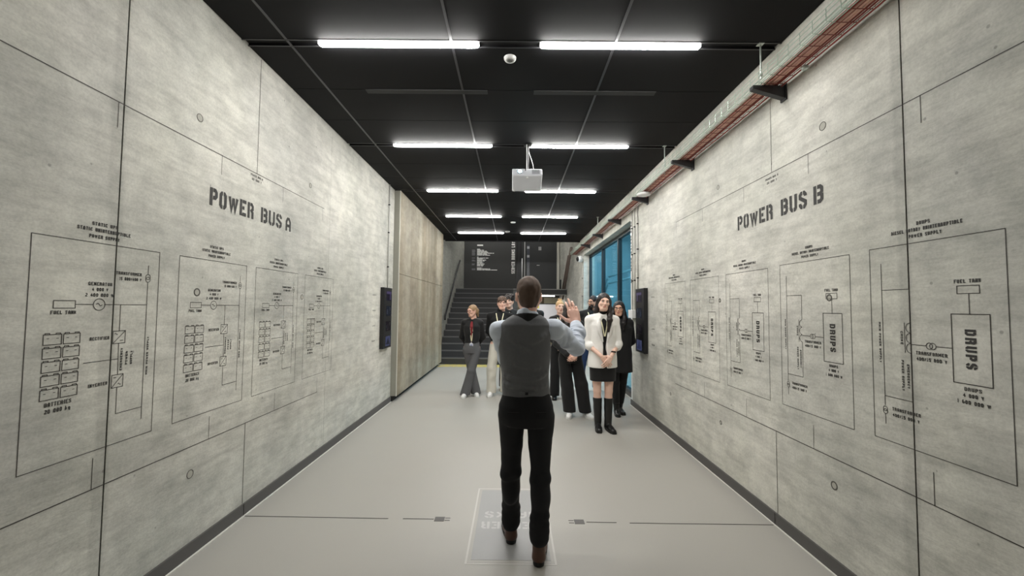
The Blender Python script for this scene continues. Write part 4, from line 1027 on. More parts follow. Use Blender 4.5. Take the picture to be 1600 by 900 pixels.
J0 = dict(hip=(.09, 0, .90), knee=(.10, .012, .49), ankle=(.105, -.025, .085), waist=1.05, chest=1.30, neck=(0, -.02, 1.47), head=(0, .01, 1.635),
          sh=(.175, -.015, 1.405), el=(.225, -.03, 1.12), wr=(.235, .04, .88))
def person(spec):
    n = spec['name']; s = spec['H']/1.75; fem = spec.get('fem', False); J = {}
    for side in (-1, 1):
        for k in ('hip', 'knee', 'ankle', 'sh', 'el', 'wr'):
            v = spec.get(k+('R' if side > 0 else 'L'), J0[k]); v = V3(*v)
            if k+('R' if side > 0 else 'L') not in spec: v[0] *= side
            if fem and k == 'sh' and k+('R' if side > 0 else 'L') not in spec: v[0] *= .87
            J[k, side] = v
    hc = V3(*spec.get('headc', J0['head'])); nk = V3(*J0['neck']); R = rotz(spec.get('hyaw', 0))@rotx(spec.get('hpitch', 0))@roty(spec.get('htilt', 0))
    root = empty('person', (spec['x'], spec['y'], 0), spec['label'], 'person', 'group listening to the presenter' if spec.get('crowd', True) else None)
    h = spec.get('vox', .008); skin = spec.get('skin', SKIN)
    xf = Matrix.Rotation(spec.get('yaw', pi), 4, 'Z')@Matrix.Scale(s, 4)
    root.rotation_euler = (0, 0, spec.get('yaw', pi)); root.scale = (s, s, s)
    cw = .94 if fem else 1.0
    # --- body
    S = SDF(h)
    S.loft([(.84, 0, -.005, .145, .095), (.93, 0, -.005, .15, .10), (1.06, 0, 0, .12*cw, .085), (1.22, 0, 0, .135*cw, .095), (1.34, 0, -.005, .145*cw, .095), (1.42, 0, -.012, .11*cw, .07), (1.475, 0, -.02, .055, .05)], .03)
    ls = spec.get('legs', 1)
    for sd in (-1, 1):
        A = J
        S.cap(A['hip', sd], A['knee', sd], .078*ls, .050*ls, .03); S.cap(A['knee', sd], A['ankle', sd], .046*ls, .031*ls, .02)
        if fem or True: S.ell(A['knee', sd]+(A['ankle', sd]-A['knee', sd])*.28+V3(0, -.010, 0), (.046*ls, .049*ls, .10), .03)
        S.cap(A['ankle', sd]+V3(0, 0, -.01), A['ankle', sd]+V3(0, .03, -.045), .030, .022, .02)
        S.cap(A['sh', sd], A['el', sd], .045*cw, .036*cw, .03); S.cap(A['el', sd], A['wr', sd], .037*cw, .025*cw, .02)
    S.cap(nk+V3(0, 0, -.03), hc+R@V3(0, -.03, -.06), .052*spec.get('neckr', 1) if not fem else .044, .05*spec.get('neckr', 1) if not fem else .042, .03)
    parts = [S.mesh()]
    SH = SDF(min(h, .0042)); head(SH, hc, R, fem, nr=spec.get('neckr', 1)); parts.append(SH.mesh())
    for sd in (-1, 1):
        hs = spec.get('handR' if sd > 0 else 'handL')
        if hs is None: continue
        H_ = SDF(spec.get('hvox', .0035)); w = J['wr', sd]; dv = nrm(hs.get('d', w-J['el', sd])) if 'd' in hs else nrm(w-J['el', sd])
        H_.cap(w-nrm(w-J['el', sd])*.05, w+dv*.02, .027*cw, .023*cw, .012)
        hand(H_, w+dv*.008, dv, hs.get('n', (0, -1, 0)), hs.get('th', (-sd, 0, 0)), hs.get('curl', .35), hs.get('size', .93 if fem else 1.0), hs.get('spread', .08), hs.get('tcurl', .3), hs.get('cur')); parts.append(H_.mesh())
    Ri = np.linalg.inv(R)
    def mf(c):
        q = (c-hc)@Ri.T; lip = (np.abs(q[:,0]) < .020) & (np.abs(q[:,2]+.0545) < .0085-.18*np.abs(q[:,0])) & (q[:,1] > .083)
        return lip.astype(int)
    body = obj_from(parts, 'body', [skin, spec.get('lip', LIP if fem else LIPM)], root, mfun=mf)
    hairm = spec['hairm']
    if spec.get('crowd', True): face_parts(root, hc, R, None, spec.get('browm', hairm), None, fem)
    # --- hair
    HS = SDF(min(h, .005)); spec['hair'](HS, lambda x, y, z: hc+R@V3(x, y, z), R)
    obj_from([HS.mesh(wob(hash(n) % 999 if False else len(n)*7, .0030, 130, 130, 40))], 'hair', hairm, root)
    if spec.get('beard') is not None:
        B = SDF(.005); P_ = lambda x, y, z: hc+R@V3(x, y, z)
        B.ell(P_(0, .024, -.052), (.060, .074, .068), .01, rot=R); B.cap(P_(-.026, .062, -.09), P_(.026, .062, -.09), .022, None, .02)
        B.ell(P_(0, .10, .022), (.048, .05, .058), .006, mode='s'); B.ell(P_(0, .102, -.054), (.024, .018, .010), .004, mode='s')
        B.clip(P_(0, -.02, 0), -R@V3(0, 1, 0)); B.clip(P_(0, 0, -.01), R@V3(0, 0, 1)); obj_from([B.mesh(wob(5, .003, 150, 150, 150))], 'beard', spec['beard'], root)
    if spec.get('glasses'): glasses(root, hc, R, spec['glasses'])
    # --- clothes
    ctx = dict(J=J, h=h, root=root, hc=hc, R=R, nk=nk, cw=cw, fem=fem)
    for f in spec['clothes']: f(ctx)
    return root

def clo_top(name, m, ease=.018, hem=.93, neck=1.475, sleeve='long', arm=.012, fold=(.0035, 26), open_v=None, rxs=1.0, body=None, collar=None, cufft=None, turtle=False, seed=1, key='top'):
    def f(c):
        J, cw = c['J'], c['cw']; e = ease; S = SDF(c['h'])
        sl = body or [(.84, 0, -.005, .145, .095), (.93, 0, -.005, .150, .10), (1.06, 0, 0, .122*cw, .088), (1.22, 0, 0, .138*cw, .098), (1.34, 0, -.003, .150*cw, .100), (1.42, 0, -.012, .118*cw, .074), (1.475, 0, -.02, .062, .055)]
        L = sorted(sl); zz = [q[0] for q in L]
        row = lambda z: tuple(np.interp(z, zz, [q[i] for q in L]) for i in (1, 2, 3, 4))
        sec = [(z,)+row(z) for z in sorted(set([hem]+[q for q in zz if hem < q < neck]+[neck]))]
        S.loft([(z, cx, cy, (rx+e)*rxs, ry+e) for z, cx, cy, rx, ry in sec], .03)
        for sd in (-1, 1):
            a, b, w = J['sh', sd], J['el', sd], J['wr', sd]
            S.cap(V3(sd*.05, -.015, 1.45), a+V3(0, 0, .006), .040+e*.6, .047*cw+arm, .03)
            if sleeve in ('long', 'elbow'):
                S.cap(a, b, .050*cw+arm, .043*cw+arm, .03)
                u = 1.0 if sleeve == 'long' else .22
                q = b+(w-b)*(u-(.03 if u == 1 else 0)); S.cap(b, q, .043*cw+arm, (.031 if u == 1 else .040)*cw+arm, .02)
                if cufft: S.cap(q-(q-b)*(.1 if u == 1 else .8), q, (.031 if u == 1 else .041)*cw+arm+cufft, None, .004)
        if turtle: S.cap(c['nk']+V3(0, 0, -.03), c['nk']+V3(0, .012, .045), .06 if not c['fem'] else .053, .055 if not c['fem'] else .048, .015)
        if collar: collar(S, c)
        if open_v: open_v(S, c)
        if sleeve in ('long', 'elbow'): pass
        w1 = wob(seed, fold[0], fold[1], fold[1], fold[1]*1.3); o = obj_from([S.mesh(w1)], name, m, c['root']); c[key] = S; c['S'] = S; return o
    return f
def clo_trousers(m, hipw=.0, knee=.075, hem_r=.075, hem_z=.05, top=1.0, seed=3, fold=(.004, 22), name='trousers', gap=True):
    def f(c):
        J = c['J']; S = SDF(c['h'])
        S.loft([(.82, 0, -.004, .155+hipw, .112), (.90, 0, -.006, .162+hipw, .118), (.97, 0, -.002, .150+hipw*.7, .110), (top, 0, 0, .140+hipw*.5, .102)], .03)
        for sd in (-1, 1):
            a, k, an = J['hip', sd], J['knee', sd], J['ankle', sd]
            S.cap(a+V3(0, 0, -.02), k, .092+hipw*.4, knee, .012); d = an-k; q = k+d*((k[2]-hem_z)/(k[2]-an[2])) ; S.cap(k, q+V3(0, 0, -.03), knee, hem_r, .02)
        S.clip((0, 0, hem_z), (0, 0, -1)); S.clip((0, 0, top), (0, 0, 1))
        o = obj_from([S.mesh(wob(seed, fold[0], fold[1], fold[1], fold[1]*.7))], name, m, c['root']); c['trou'] = S; return o
    return f
def clo_shoes(m, solem, ht=.075, w_=.042, name='shoe', lift=(0, 0)):
    def f(c):
        for sd in (-1, 1):
            an = c['J']['ankle', sd]; dv = c.get('toe', {}).get(sd, V3(sd*.10, 1, 0)); dv = nrm(dv); S = SDF(min(c['h'], .006))
            heel = V3(an[0], an[1], 0)-dv*.055; heel[2] = 0; toe = heel+dv*.262
            shoe(S, heel, toe, ht, w_); o = obj_from([S.mesh()], name, m, c['root'])
            sole(o, tuple(heel), tuple(toe), solem, w_+.003)
    return f
# ------------------------------------------------------------------ hair styles (P maps head coordinates)
def hair_short(top=.012, sidev=.006):
    def f(S, P, R):
        S.ell(P(0, -.016, .040), (.076+sidev, .094+sidev, .083+top), .01, rot=R)
        S.ell(P(0, -.05, -.03), (.066+sidev, .052+sidev, .06), .02, rot=R)
        S.ell(P(0, .10, -.022), (.075, .062, .082), .012, rot=R, mode='s')
        for s_ in (-1, 1): S.ell(P(s_*.09, .005, -.02), (.03, .028, .042), .008, mode='s')
    return f
def hair_fringe(curly=.0, seed=0):
    def f(S, P, R):
        S.ell(P(0, -.016, .044), (.086, .102, .094), .01, rot=R); S.ell(P(0, -.05, -.02), (.075, .058, .06), .02, rot=R)
        S.ell(P(0, .10, -.040), (.072, .062, .085), .012, rot=R, mode='s')
        for s_ in (-1, 1): S.ell(P(s_*.095, .01, -.03), (.03, .03, .042), .008, mode='s')
        r = random.Random(seed)
        for k in range(9):
            x = -.06+.015*k; S.cap(P(x, .05, .10), P(x+r.uniform(-.012, .012), .094-.9*x*x*10*.1, .050+r.uniform(-.008, .008)), .016, .008, .01)
        if curly:
            for k in range(26):
                a = r.uniform(0, 2*pi); e = r.uniform(.1, 1.3); S.ell(P(.084*cos(a)*cos(e*.8), -.016+.095*sin(a)*cos(e*.8), .05+.085*sin(e)), (.02, .02, .018), .008)
    return f
def hair_bun(pony=False):
    def f(S, P, R):
        S.ell(P(0, -.016, .036), (.080, .098, .090), .01, rot=R); S.ell(P(0, -.05, -.02), (.070, .055, .06), .02, rot=R)
        S.ell(P(0, .098, -.020), (.066, .062, .082), .012, rot=R, mode='s')
        for s_ in (-1, 1): S.ell(P(s_*.094, .012, -.03), (.028, .03, .04), .008, mode='s')
        if pony: S.ell(P(0, -.125, .0), (.035, .035, .04), .015); S.cap(P(0, -.13, -.01), P(0, -.14, -.12), .03, .014, .02)
        else:
            for a in range(7): S.cap(P(.028*cos(a), -.045+.028*sin(a), .128), P(.028*cos(a+1), -.045+.028*sin(a+1), .142), .014, None, .008)
    return f
def hair_long(ln=.34, front=.035, r0=.034, part=0.0, right=True):
    def f(S, P, R):
        S.ell(P(0, -.018, .040), (.086, .102, .090), .01, rot=R)
        S.cap(P(0, -.06, 0), P(0, -.085, -ln*.75), .078, .062, .03, sq=((0, 1, 0), 1.3))
        for s_ in (-1, 1):
            if s_ > 0 and not right:
                S.cap(P(.068, -.01, .03), P(.078, -.03, -.12), .028, .034, .02); S.cap(P(.078, -.03, -.12), P(.070, -.05, -.22), .034, .03, .02); continue
            p = [P(s_*.070, .012, .03), P(s_*.082, .022, -.07), P(s_*.088, .035, -.15), P(s_*.082, front+.07, -.22), P(s_*.075, front+.085, -ln)]
            rr = [.026, .030, r0, r0, .016]
            for k in range(4): S.cap(p[k], p[k+1], rr[k], rr[k+1], .02)
            S.cap(P(s_*.07, -.03, -.05), P(s_*.10, -.03, -.2), .035, .045, .03)
        S.ell(P(part, .105, -.016), (.057, .07, .088), .010, rot=R, mode='s')
    return f
# garments
BLK = mat('black_cloth', srgb(12, 12, 13), .85, bump=(60, .15), sheen=.1); BLK2 = mat('black_knit', srgb(14, 14, 15), .9, bump=(90, .2))
NAVY = mat('navy_black_trouser', srgb(10, 11, 15), .85, bump=(70, .1)); GREYT = mat('grey_trouser', srgb(92, 92, 94), .85, bump=(80, .2), var=(8, .06))
WHT = mat('cream_cotton', srgb(214, 210, 198), .8, bump=(70, .2), var=(6, .05)); BLAZ = mat('white_blazer_cloth', srgb(242, 239, 234), .75, bump=(60, .15))
RED = mat('dark_red_top', srgb(120, 28, 34), .8); JEAN = mat('blue_jeans', srgb(46, 62, 98), .85, bump=(90, .2), var=(10, .2))
SHW = mat('white_sneaker', srgb(232, 232, 230), .5); SOLW = mat('white_sole', srgb(214, 214, 210), .6); SHB = mat('black_shoe', srgb(18, 18, 18), .35); SOLB = mat('black_sole', srgb(26, 26, 26), .6)
BRL = mat('brown_leather', srgb(82, 54, 40), .4, var=(12, .15)); VEST = mat('grey_wool_waistcoat', srgb(100, 101, 103), .9, bump=(260, .15), var=(70, .10), sheen=.2)
SHIRT = mat('pale_blue_shirt', srgb(214, 222, 234), .75, bump=(70, .1)); HBR = mat('brown_hair', srgb(84, 64, 50), .65, var=(25, .3), bump=(420, .3)); HDK = mat('dark_brown_hair', srgb(32, 23, 20), .45, var=(60, .3), bump=(260, .25))
HBK = mat('black_hair', srgb(22, 18, 18), .45, var=(60, .3), bump=(260, .25)); HBL = mat('blond_hair', srgb(186, 152, 106), .55, var=(60, .2)); HDB = mat('dark_blond_hair', srgb(150, 122, 90), .55, var=(60, .2))
GLK = mat('black_glasses', srgb(20, 18, 18), .3); GLR = mat('red_glasses', srgb(110, 34, 34), .3)

def open_front(w0, w1, z0, z1, cy=.16, dy=.085):
    def g(S, c): S.loft([(z0-.01, 0, cy, w0, dy), (z0+(z1-z0)*.45, 0, cy, (w0*1.1), dy), (z1, 0, cy-.02, w1, dy)], .006, mode='s')
    return g
def vneck(w, z0):
    def g(S, c): S.loft([(z0, 0, .13, .003, .07), (1.49, 0, .09, w, .07)], .006, mode='s')
    return g
def lapels(m):
    def f(c):
        S = c['S']
        for s_ in (-1, 1):
            mb = MB(); pts = []
            for k in range(9):
                u = k/8; z = 1.43-.30*u; xi = s_*(.058*(1-u)+.022*u); wdt = .012+.050*sin(pi*min(u*1.1, 1))**.7
                for x in (xi, xi+s_*wdt):
                    y = max(surf_y(S, xi+s_*.012, z), surf_y(S, x+s_*.008, z)); pts.append((x, y+.009, z))
            V = pts+[(x, y-.006, z) for x, y, z in pts]; n = len(pts)
            F_ = [(2*k, 2*k+1, 2*k+3, 2*k+2) for k in range(8)]+[(n+2*k, n+2*k+2, n+2*k+3, n+2*k+1) for k in range(8)]
            F_ += [(2*k, 2*k+2, n+2*k+2, n+2*k) for k in range(8)]+[(2*k+1, n+2*k+1, n+2*k+3, 2*k+3) for k in range(8)]
            mb.add(V, F_); o = mb.build('lapel', m, smooth=True); o.parent = c['root']
    return f
def f_lanyard(**k): return lambda c: lanyard(c['root'], c[k.get('on', 'S')], **{a: b for a, b in k.items() if a != 'on'})
def boots(top, m, r=.052):
    def f(c):
        for sd in (-1, 1):
            an, kn = c['J']['ankle', sd], c['J']['knee', sd]; dv = nrm(c.get('toe', {}).get(sd, V3(sd*.10, 1, 0))); S = SDF(min(c['h'], .006))
            heel = V3(an[0], an[1], 0)-dv*.055; toe = heel+dv*.26
            d = kn-an; q = an+d*((top-an[2])/d[2]); S.cap(an+V3(0, 0, .0), q+V3(0, 0, -.01), r*.86, r*1.12, .02); shoe(S, heel, toe, .11, .042)
            S.clip((0, 0, top), (0, 0, 1)); o = obj_from([S.mesh(wob(4, .002, 40, 40, 60))], 'boot', m, c['root']); sole(o, tuple(heel), tuple(toe), SOLB, .044)
    return f
def skirt(z0, m):
    def f(c):
        S = SDF(c['h']); S.loft([(z0, 0, .005, .165, .12), (.80, 0, 0, .172, .125), (.92, 0, -.004, .168, .12), (1.02, 0, 0, .135, .10)], .02)
        obj_from([S.mesh(wob(8, .002, 20, 20, 20))], 'skirt', m, c['root'])
    return f
def toes(**k): return lambda c: c.__setitem__('toe', {1: V3(*k['R']), -1: V3(*k['L'])})

behind = dict(elR=(.205, -.075, 1.13), elL=(-.205, -.075, 1.13), wrR=(.075, -.165, .93), wrL=(-.075, -.165, .95))
hb = dict(handR=dict(n=(0, 1, 0), d=(-.8, -.05, -.3), th=(0, 0, 1), curl=.6), handL=dict(n=(0, 1, 0), d=(.8, -.1, -.3), th=(0, 0, 1), curl=.6))
front = dict(elR=(.215, .0, 1.11), elL=(-.215, .0, 1.11), wrR=(.075, .19, .97), wrL=(-.075, .19, .97))
hf = dict(handR=dict(d=(-.75, .12, -.55), n=(0, -1, 0), th=(-.3, 0, 1), curl=.45), handL=dict(d=(.75, .28, -.6), n=(0, -1, 0), th=(.3, 0, 1), curl=.45))

person(dict(name='blazer', x=1.185, y=5.43, H=1.765, fem=True, vox=.0065, hvox=.003, yaw=pi+.05, skin=SKIN, hyaw=-.05, htilt=-.12, headc=(-.01, .02, 1.635), hairm=HDK, hair=hair_long(.36, right=False),
    label='woman in open white blazer, black skirt and knee boots, hands clasped',
    ankleR=(.062, .0, .085), ankleL=(-.058, .045, .085), kneeR=(.075, .015, .49), kneeL=(-.07, .03, .49), shR=(.168, -.015, 1.405), shL=(-.168, -.015, 1.405),
    elR=(.212, -.01, 1.10), elL=(-.212, -.01, 1.10), wrR=(.062, .185, .955), wrL=(-.058, .19, .955),
    handR=dict(d=(-.62, .10, -.75), n=(0, -1, .1), th=(-.6, 0, .6), curl=.35, size=.95), handL=dict(d=(.58, .30, -.75), n=(0, -1, .1), th=(.6, 0, .6), curl=.35, size=.95),
    clothes=[toes(R=(.16, 1, 0), L=(-.14, 1, 0)), clo_top('turtleneck_top', BLK2, .006, .92, turtle=True, sleeve='none', seed=2, key='under'), skirt(.625, BLK), boots(.405, SHB),
        clo_top('blazer', BLAZ, .026, .80, sleeve='elbow', arm=.013, fold=(.0045, 24), open_v=open_front(.026, .078, .79, 1.50), cufft=.006, seed=5, key='coat',
            body=[(.79, 0, 0, .165, .115), (.93, 0, -.003, .158, .11), (1.06, 0, 0, .140, .098), (1.22, 0, 0, .142, .10), (1.34, 0, -.003, .148, .10), (1.42, 0, -.012, .122, .074), (1.475, 0, -.02, .066, .055)]),
        lapels(BLAZ), f_lanyard(on='under', side=.05, zb=1.20), lambda c: (lambda S: [setattr(o_, 'parent', c['root']) for o_ in [MB().tube([(-.0+.07*cos(a)*0-.098, .152, 1.00), (-.100, .148, 1.012)], .031, 16).build('wrist_watch', BLACK, smooth=True)]])(None)]))
person(dict(name='greytr', x=-.728, y=7.33, H=1.605, fem=True, vox=.0085, hyaw=-.75, hpitch=-.12, hairm=HDB, hair=hair_bun(True), glasses=GLR, skin=SKINP, **behind, **hb,
    label='woman in black jacket and grey flared trousers, legs crossed, looking aside',
    ankleR=(-.085, -.04, .085), ankleL=(.105, .075, .085), kneeR=(.005, -.05, .49), kneeL=(.0, .07, .49),
    clothes=[toes(R=(-.25, 1, 0), L=(.2, 1, 0)), clo_shoes(SHW, SOLW), clo_top('red_top', RED, .006, .94, seed=3, key='under', turtle=False, arm=.004), clo_trousers(GREYT, knee=.078, hem_r=.098, hem_z=.035, top=1.03, seed=9),
        clo_top('jacket', BLK, .024, 1.02, seed=6, open_v=open_front(.022, .048, 1.0, 1.50), key='coat', arm=.016), f_lanyard(on='under', side=.045, zb=1.06, badge=True)]))
person(dict(name='whitetr', x=-.235, y=7.38, H=1.755, vox=.0085, headc=(-.035, .01, 1.635), hyaw=.1, hairm=HBR, hair=hair_fringe(seed=4), skin=SKINP, **behind, **hb,
    label='young man with brown fringe, black sweater and cream trousers, half behind presenter',
    ankleR=(.15, .0, .085), kneeR=(.135, .01, .49),
    clothes=[clo_shoes(SHW, SOLW), clo_trousers(WHT, knee=.088, hem_r=.085, hem_z=.06, seed=12, fold=(.007, 26)), clo_top('sweater', BLK2, .024, .97, seed=7, turtle=True), f_lanyard(side=.062, zb=1.15)]))
person(dict(name='curly', x=-.075, y=7.95, H=1.80, vox=.010, hyaw=-.35, hairm=HDK, hair=hair_fringe(curly=1, seed=8), skin=SKIN, **behind, **hb,
    label='dark curly haired person mostly hidden behind the presenter and the fringed young man',
    clothes=[clo_shoes(SHB, SOLB), clo_trousers(BLK, seed=2), clo_top('shirt', WHT, .008, .95, seed=2, key='under', arm=.004), clo_top('jacket', BLK, .026, .9, seed=8, open_v=open_front(.02, .05, .88, 1.5), key='coat'), f_lanyard(on='under', side=.05)]))
person(dict(name='hidden', x=.315, y=7.45, H=1.81, vox=.010, hyaw=.2, hairm=HDK, hair=hair_short(), skin=SKIN, **behind, **hb,
    label='person in black hidden behind the presenter, only one shoulder showing',
    clothes=[clo_shoes(SHB, SOLB), clo_trousers(BLK, seed=2), clo_top('jacket', BLK, .03, .92, seed=14), f_lanyard(side=.06, m=mat('lanyard_yellow', srgb(236, 226, 110), .6))]))
person(dict(name='blond', x=.835, y=7.18, H=1.695, fem=True, vox=.0085, headc=(.012, .01, 1.635), hyaw=.1, htilt=-.05, hairm=HBL, browm=HDB, hair=hair_bun(False), skin=SKIN, **front, **hf,
    label='blond woman with top bun and dark open-necked top, left of the raised hand',
    clothes=[clo_shoes(SHB, SOLB), clo_trousers(BLK, knee=.085, hem_r=.085, hem_z=.05, seed=3), clo_top('blouse', BLK, .02, .93, seed=4, open_v=vneck(.055, 1.33)), f_lanyard(side=.058, ztop=1.45, zb=1.12)]))
person(dict(name='wide', x=.845, y=6.03, H=1.645, fem=True, vox=.0075, headc=(.015, .01, 1.635), hyaw=.25, hairm=HDK, hair=hair_long(.2, r0=.028), glasses=GLK, skin=SKINP, **front, **hf,
    label='woman in wide black trousers and white sneakers, face behind the raised hand',
    ankleR=(.01, .0, .085), kneeR=(.055, .01, .49), ankleL=(-.235, .03, .085), kneeL=(-.165, .02, .49),
    clothes=[toes(R=(.25, 1, 0), L=(-.5, 1, 0)), clo_shoes(SHW, SOLW), clo_trousers(BLK, hipw=.01, knee=.098, hem_r=.095, hem_z=.075, seed=5, fold=(.006, 22)), clo_top('shirt', BLK, .028, .86, seed=9, arm=.018, open_v=vneck(.045, 1.36)), f_lanyard(side=.06, ztop=1.46, zb=1.10, bx=-.01)]))
person(dict(name='bearded', x=1.50, y=7.92, H=1.80, vox=.0085, headc=(-.045, .01, 1.635), hyaw=-1.0, hairm=HDK, hair=hair_short(.012, .005), beard=HDK, glasses=GLK, skin=SKINT, **behind, **hb,
    label='bearded man in glasses, black jacket and blue jeans, looking aside',
    ankleR=(.20, .02, .085), kneeR=(.17, .02, .49),
    clothes=[clo_shoes(SHW, SOLW), clo_trousers(JEAN, knee=.075, hem_r=.07, seed=5), clo_top('jacket', BLK, .03, .90, seed=10, turtle=True), f_lanyard(side=.06)]))
person(dict(name='blackcoat', x=1.60, y=6.17, H=1.675, fem=True, vox=.0075, headc=(.01, .01, 1.635), hyaw=-.35, hairm=HBK, hair=hair_long(.32), glasses=GLK, skin=SKINT, **behind, **hb,
    label='woman with long black hair, black coat and ankle boots by the window',
    ankleR=(.05, .0, .085), ankleL=(-.03, -.12, .085), kneeR=(.07, .01, .49), kneeL=(-.06, -.04, .49),
    clothes=[toes(R=(.1, 1, 0), L=(-.1, 1, 0)), boots(.19, SHB, .046), clo_trousers(BLK, knee=.062, hem_r=.05, hem_z=.15, seed=5),
        clo_top('coat', BLK, .038, .66, seed=11, arm=.024, turtle=True, body=[(.65, 0, 0, .16, .11), (.93, 0, -.003, .155, .108), (1.06, 0, 0, .145, .10), (1.22, 0, 0, .142, .10), (1.34, 0, -.003, .148, .10), (1.42, 0, -.012, .118, .074), (1.475, 0, -.02, .062, .055)])]))

# ------------------------------------------------------------------ the presenter, seen from behind
def hair_fade(S, P, R):
    S.ell(P(0, -.014, .040), (.0785, .0965, .090), .01, rot=R); S.ell(P(0, -.040, -.020), (.060, .056, .055), .03, rot=R)
    S.cap(P(0, -.036, -.04), P(0, -.036, -.060), .044, .038, .03)
    S.ell(P(0, .10, -.022), (.078, .066, .084), .012, rot=R, mode='s')
    for s_ in (-1, 1): S.ell(P(s_*.092, .010, -.03), (.030, .030, .045), .008, mode='s')
def pres_shirt(c):
    J = c['J']; S = SDF(.006)
    S.loft([(.96, .004, 0, .128, .088), (1.12, 0, 0, .122, .086), (1.30, -.008, 0, .140, .094), (1.38, -.008, -.01, .145, .090), (1.44, 0, -.018, .118, .078), (1.485, .005, -.024, .072, .060)], .03)
    for sd in (-1, 1):
        a, b, w = J['sh', sd], J['el', sd], J['wr', sd]; d = w-b
        S.cap(V3(sd*.06, -.018, 1.43), a+V3(0, 0, .004), .036, .058, .03); S.cap(a, a+(b-a)*.5, .061, .058, .02); S.cap(a+(b-a)*.5, b, .058, .053, .02)
        S.cap(b, b+d*.55, .054, .050, .02); S.cap(b+d*.55, b+d*.86, .049, .043, .02); S.cap(b+d*.80, b+d*.96, .0415, .0405, .006)
        for q, rr in ((.22, .0555), (.36, .0535), (.50, .0525), (.64, .049)):
            ax = nrm(d); S.cap(b+d*q, b+d*q+ax*.006+V3(.004, 0, 0), rr+.006, rr+.004, .006)
        ax = nrm(b-a)
        S.cap(a+ax*.028, a+ax*.032, .0645, .0640, .006)
    S.cap(V3(.005, -.028, 1.465), V3(.012, -.026, 1.535), .074, .0675, .012)     # collar stand and fold
    S.clip((0, 0, 1.518), (0, .2, 1))
    rn = random.Random(5)
    def crease(p, q, u, rr, a0, a1, slant, gr=.0050, k=.007):
        ax = nrm(q-p); ref = V3(0, -1, 0) if abs(ax[1]) < .8 else V3(0, 0, 1); e1 = nrm(ref-ax*np.dot(ref, ax)); e2 = np.cross(ax, e1); pts = []
        for j in range(6):
            t_ = a0+(a1-a0)*j/5; pts.append(p+(q-p)*u+ax*slant*(j/5-.5)+(e1*cos(t_)+e2*sin(t_))*(rr+.0045))
        for j in range(5): S.cap(pts[j], pts[j+1], gr*(1 if 0 < j < 4 else .6), None, k, mode='s')
    for sd in (-1, 1):
        a, b, w = J['sh', sd], J['el', sd], J['wr', sd]
        for j in range(9):
            u = .18+.09*j+rn.uniform(-.02, .02); t0 = rn.uniform(-1.6, .3); crease(a, b, u, .059-.003*u, t0, t0+rn.uniform(1.2, 2.2), rn.uniform(-.06, .06))
        for j in range(9):
            u = .05+.085*j+rn.uniform(-.02, .02); t0 = rn.uniform(-2.4, -.3); crease(b, w, u, .055-.008*u, t0, t0+rn.uniform(1.4, 2.8), rn.uniform(-.04, .04))
    f1 = wob(21, .0085, 36, 36, 44, 8); f2 = wob(22, .0045, 75, 75, 90, 6)
    obj_from([S.mesh(lambda X, Y, Z: f1(X, Y, Z)+f2(X, Y, Z))], 'shirt', SHIRT, c['root'])
def pres_vest(c):
    S = SDF(.006)
    S.loft([(.995, .006, 0, .153, .114), (1.06, .003, 0, .149, .111), (1.12, 0, 0, .150, .110), (1.30, -.008, 0, .167, .121), (1.38, -.008, -.010, .168, .116), (1.44, .0, -.020, .158, .104), (1.478, .004, -.025, .122, .088), (1.499, .006, -.026, .090, .072)], .02, p=2.5)
    for sd in (-1, 1):
        S.cap(V3(sd*.190, .01, 1.33), V3(sd*.205, .0, 1.52), .060, .066, .008, mode='s')
    S.cap(V3(.006, -.02, 1.44), V3(.010, -.015, 1.60), .071, .068, .004, mode='s')
    S.loft([(1.30, -.005, .15, .004, .09), (1.55, 0, .14, .08, .09)], .006, mode='s')
    for (x0, z0, x1, z1, r_) in ((-.10, 1.36, .03, 1.29, .010), (-.12, 1.40, -.02, 1.34, .008), (.11, 1.38, .02, 1.33, .009), (-.13, 1.13, .0, 1.10, .009), (.13, 1.15, .03, 1.11, .009), (-.13, 1.08, -.02, 1.075, .008), (.12, 1.07, .0, 1.065, .008), (-.06, 1.20, .08, 1.18, .008)):
        def bk(x, z):
            ry = float(np.interp(z, [1.06, 1.12, 1.30, 1.38, 1.44], [.111, .110, .121, .116, .104])); rx = float(np.interp(z, [1.06, 1.12, 1.30, 1.38, 1.44], [.149, .150, .167, .168, .158])); return V3(x, -ry*(1-min(abs(x)/rx, .95)**2.5)**.4-.0065, z)
        P_ = [bk(x0+(x1-x0)*j/4, z0+(z1-z0)*j/4-.006*sin(pi*j/4)) for j in range(5)]
        for j in range(4): S.cap(P_[j]+V3(0, .006, 0), P_[j+1]+V3(0, .006, 0), r_*(.5 if j in (0, 3) else .8), None, .022)
    f1 = wob(31, .0065, 16, 16, 40, 8)
    obj_from([S.mesh(f1)], 'waistcoat', VEST, c['root'])
    S = SDF(.005); S.cap(V3(.006, -.028, 1.45), V3(.009, -.024, 1.520), .0900, .0850, .004); S.cap(V3(.006, -.02, 1.38), V3(.010, -.018, 1.60), .0745, .0710, .003, mode='s')
    S.clip((0, 0, 1.492), (0, .2, 1)); S.clip((0, 0, 1.472), (0, .2, -1)); S.clip((0, .03, 0), (0, 1, 0))
    obj_from([S.mesh()], 'waistcoat_collar', BLK, c['root'])
    mb = MB()
    mb.obox((.005, -.121, 1.03), (.045, 0, 0), (0, .003, 0), (0, 0, .007)); o = mb.build('back_strap', VEST, bevel=.002); o.parent = c['root']
    mb = MB(); mb.obox((.005, -.126, 1.03), (.009, 0, 0), (0, .002, 0), (0, 0, .008)); b = mb.build('buckle', DARK); b.parent = o
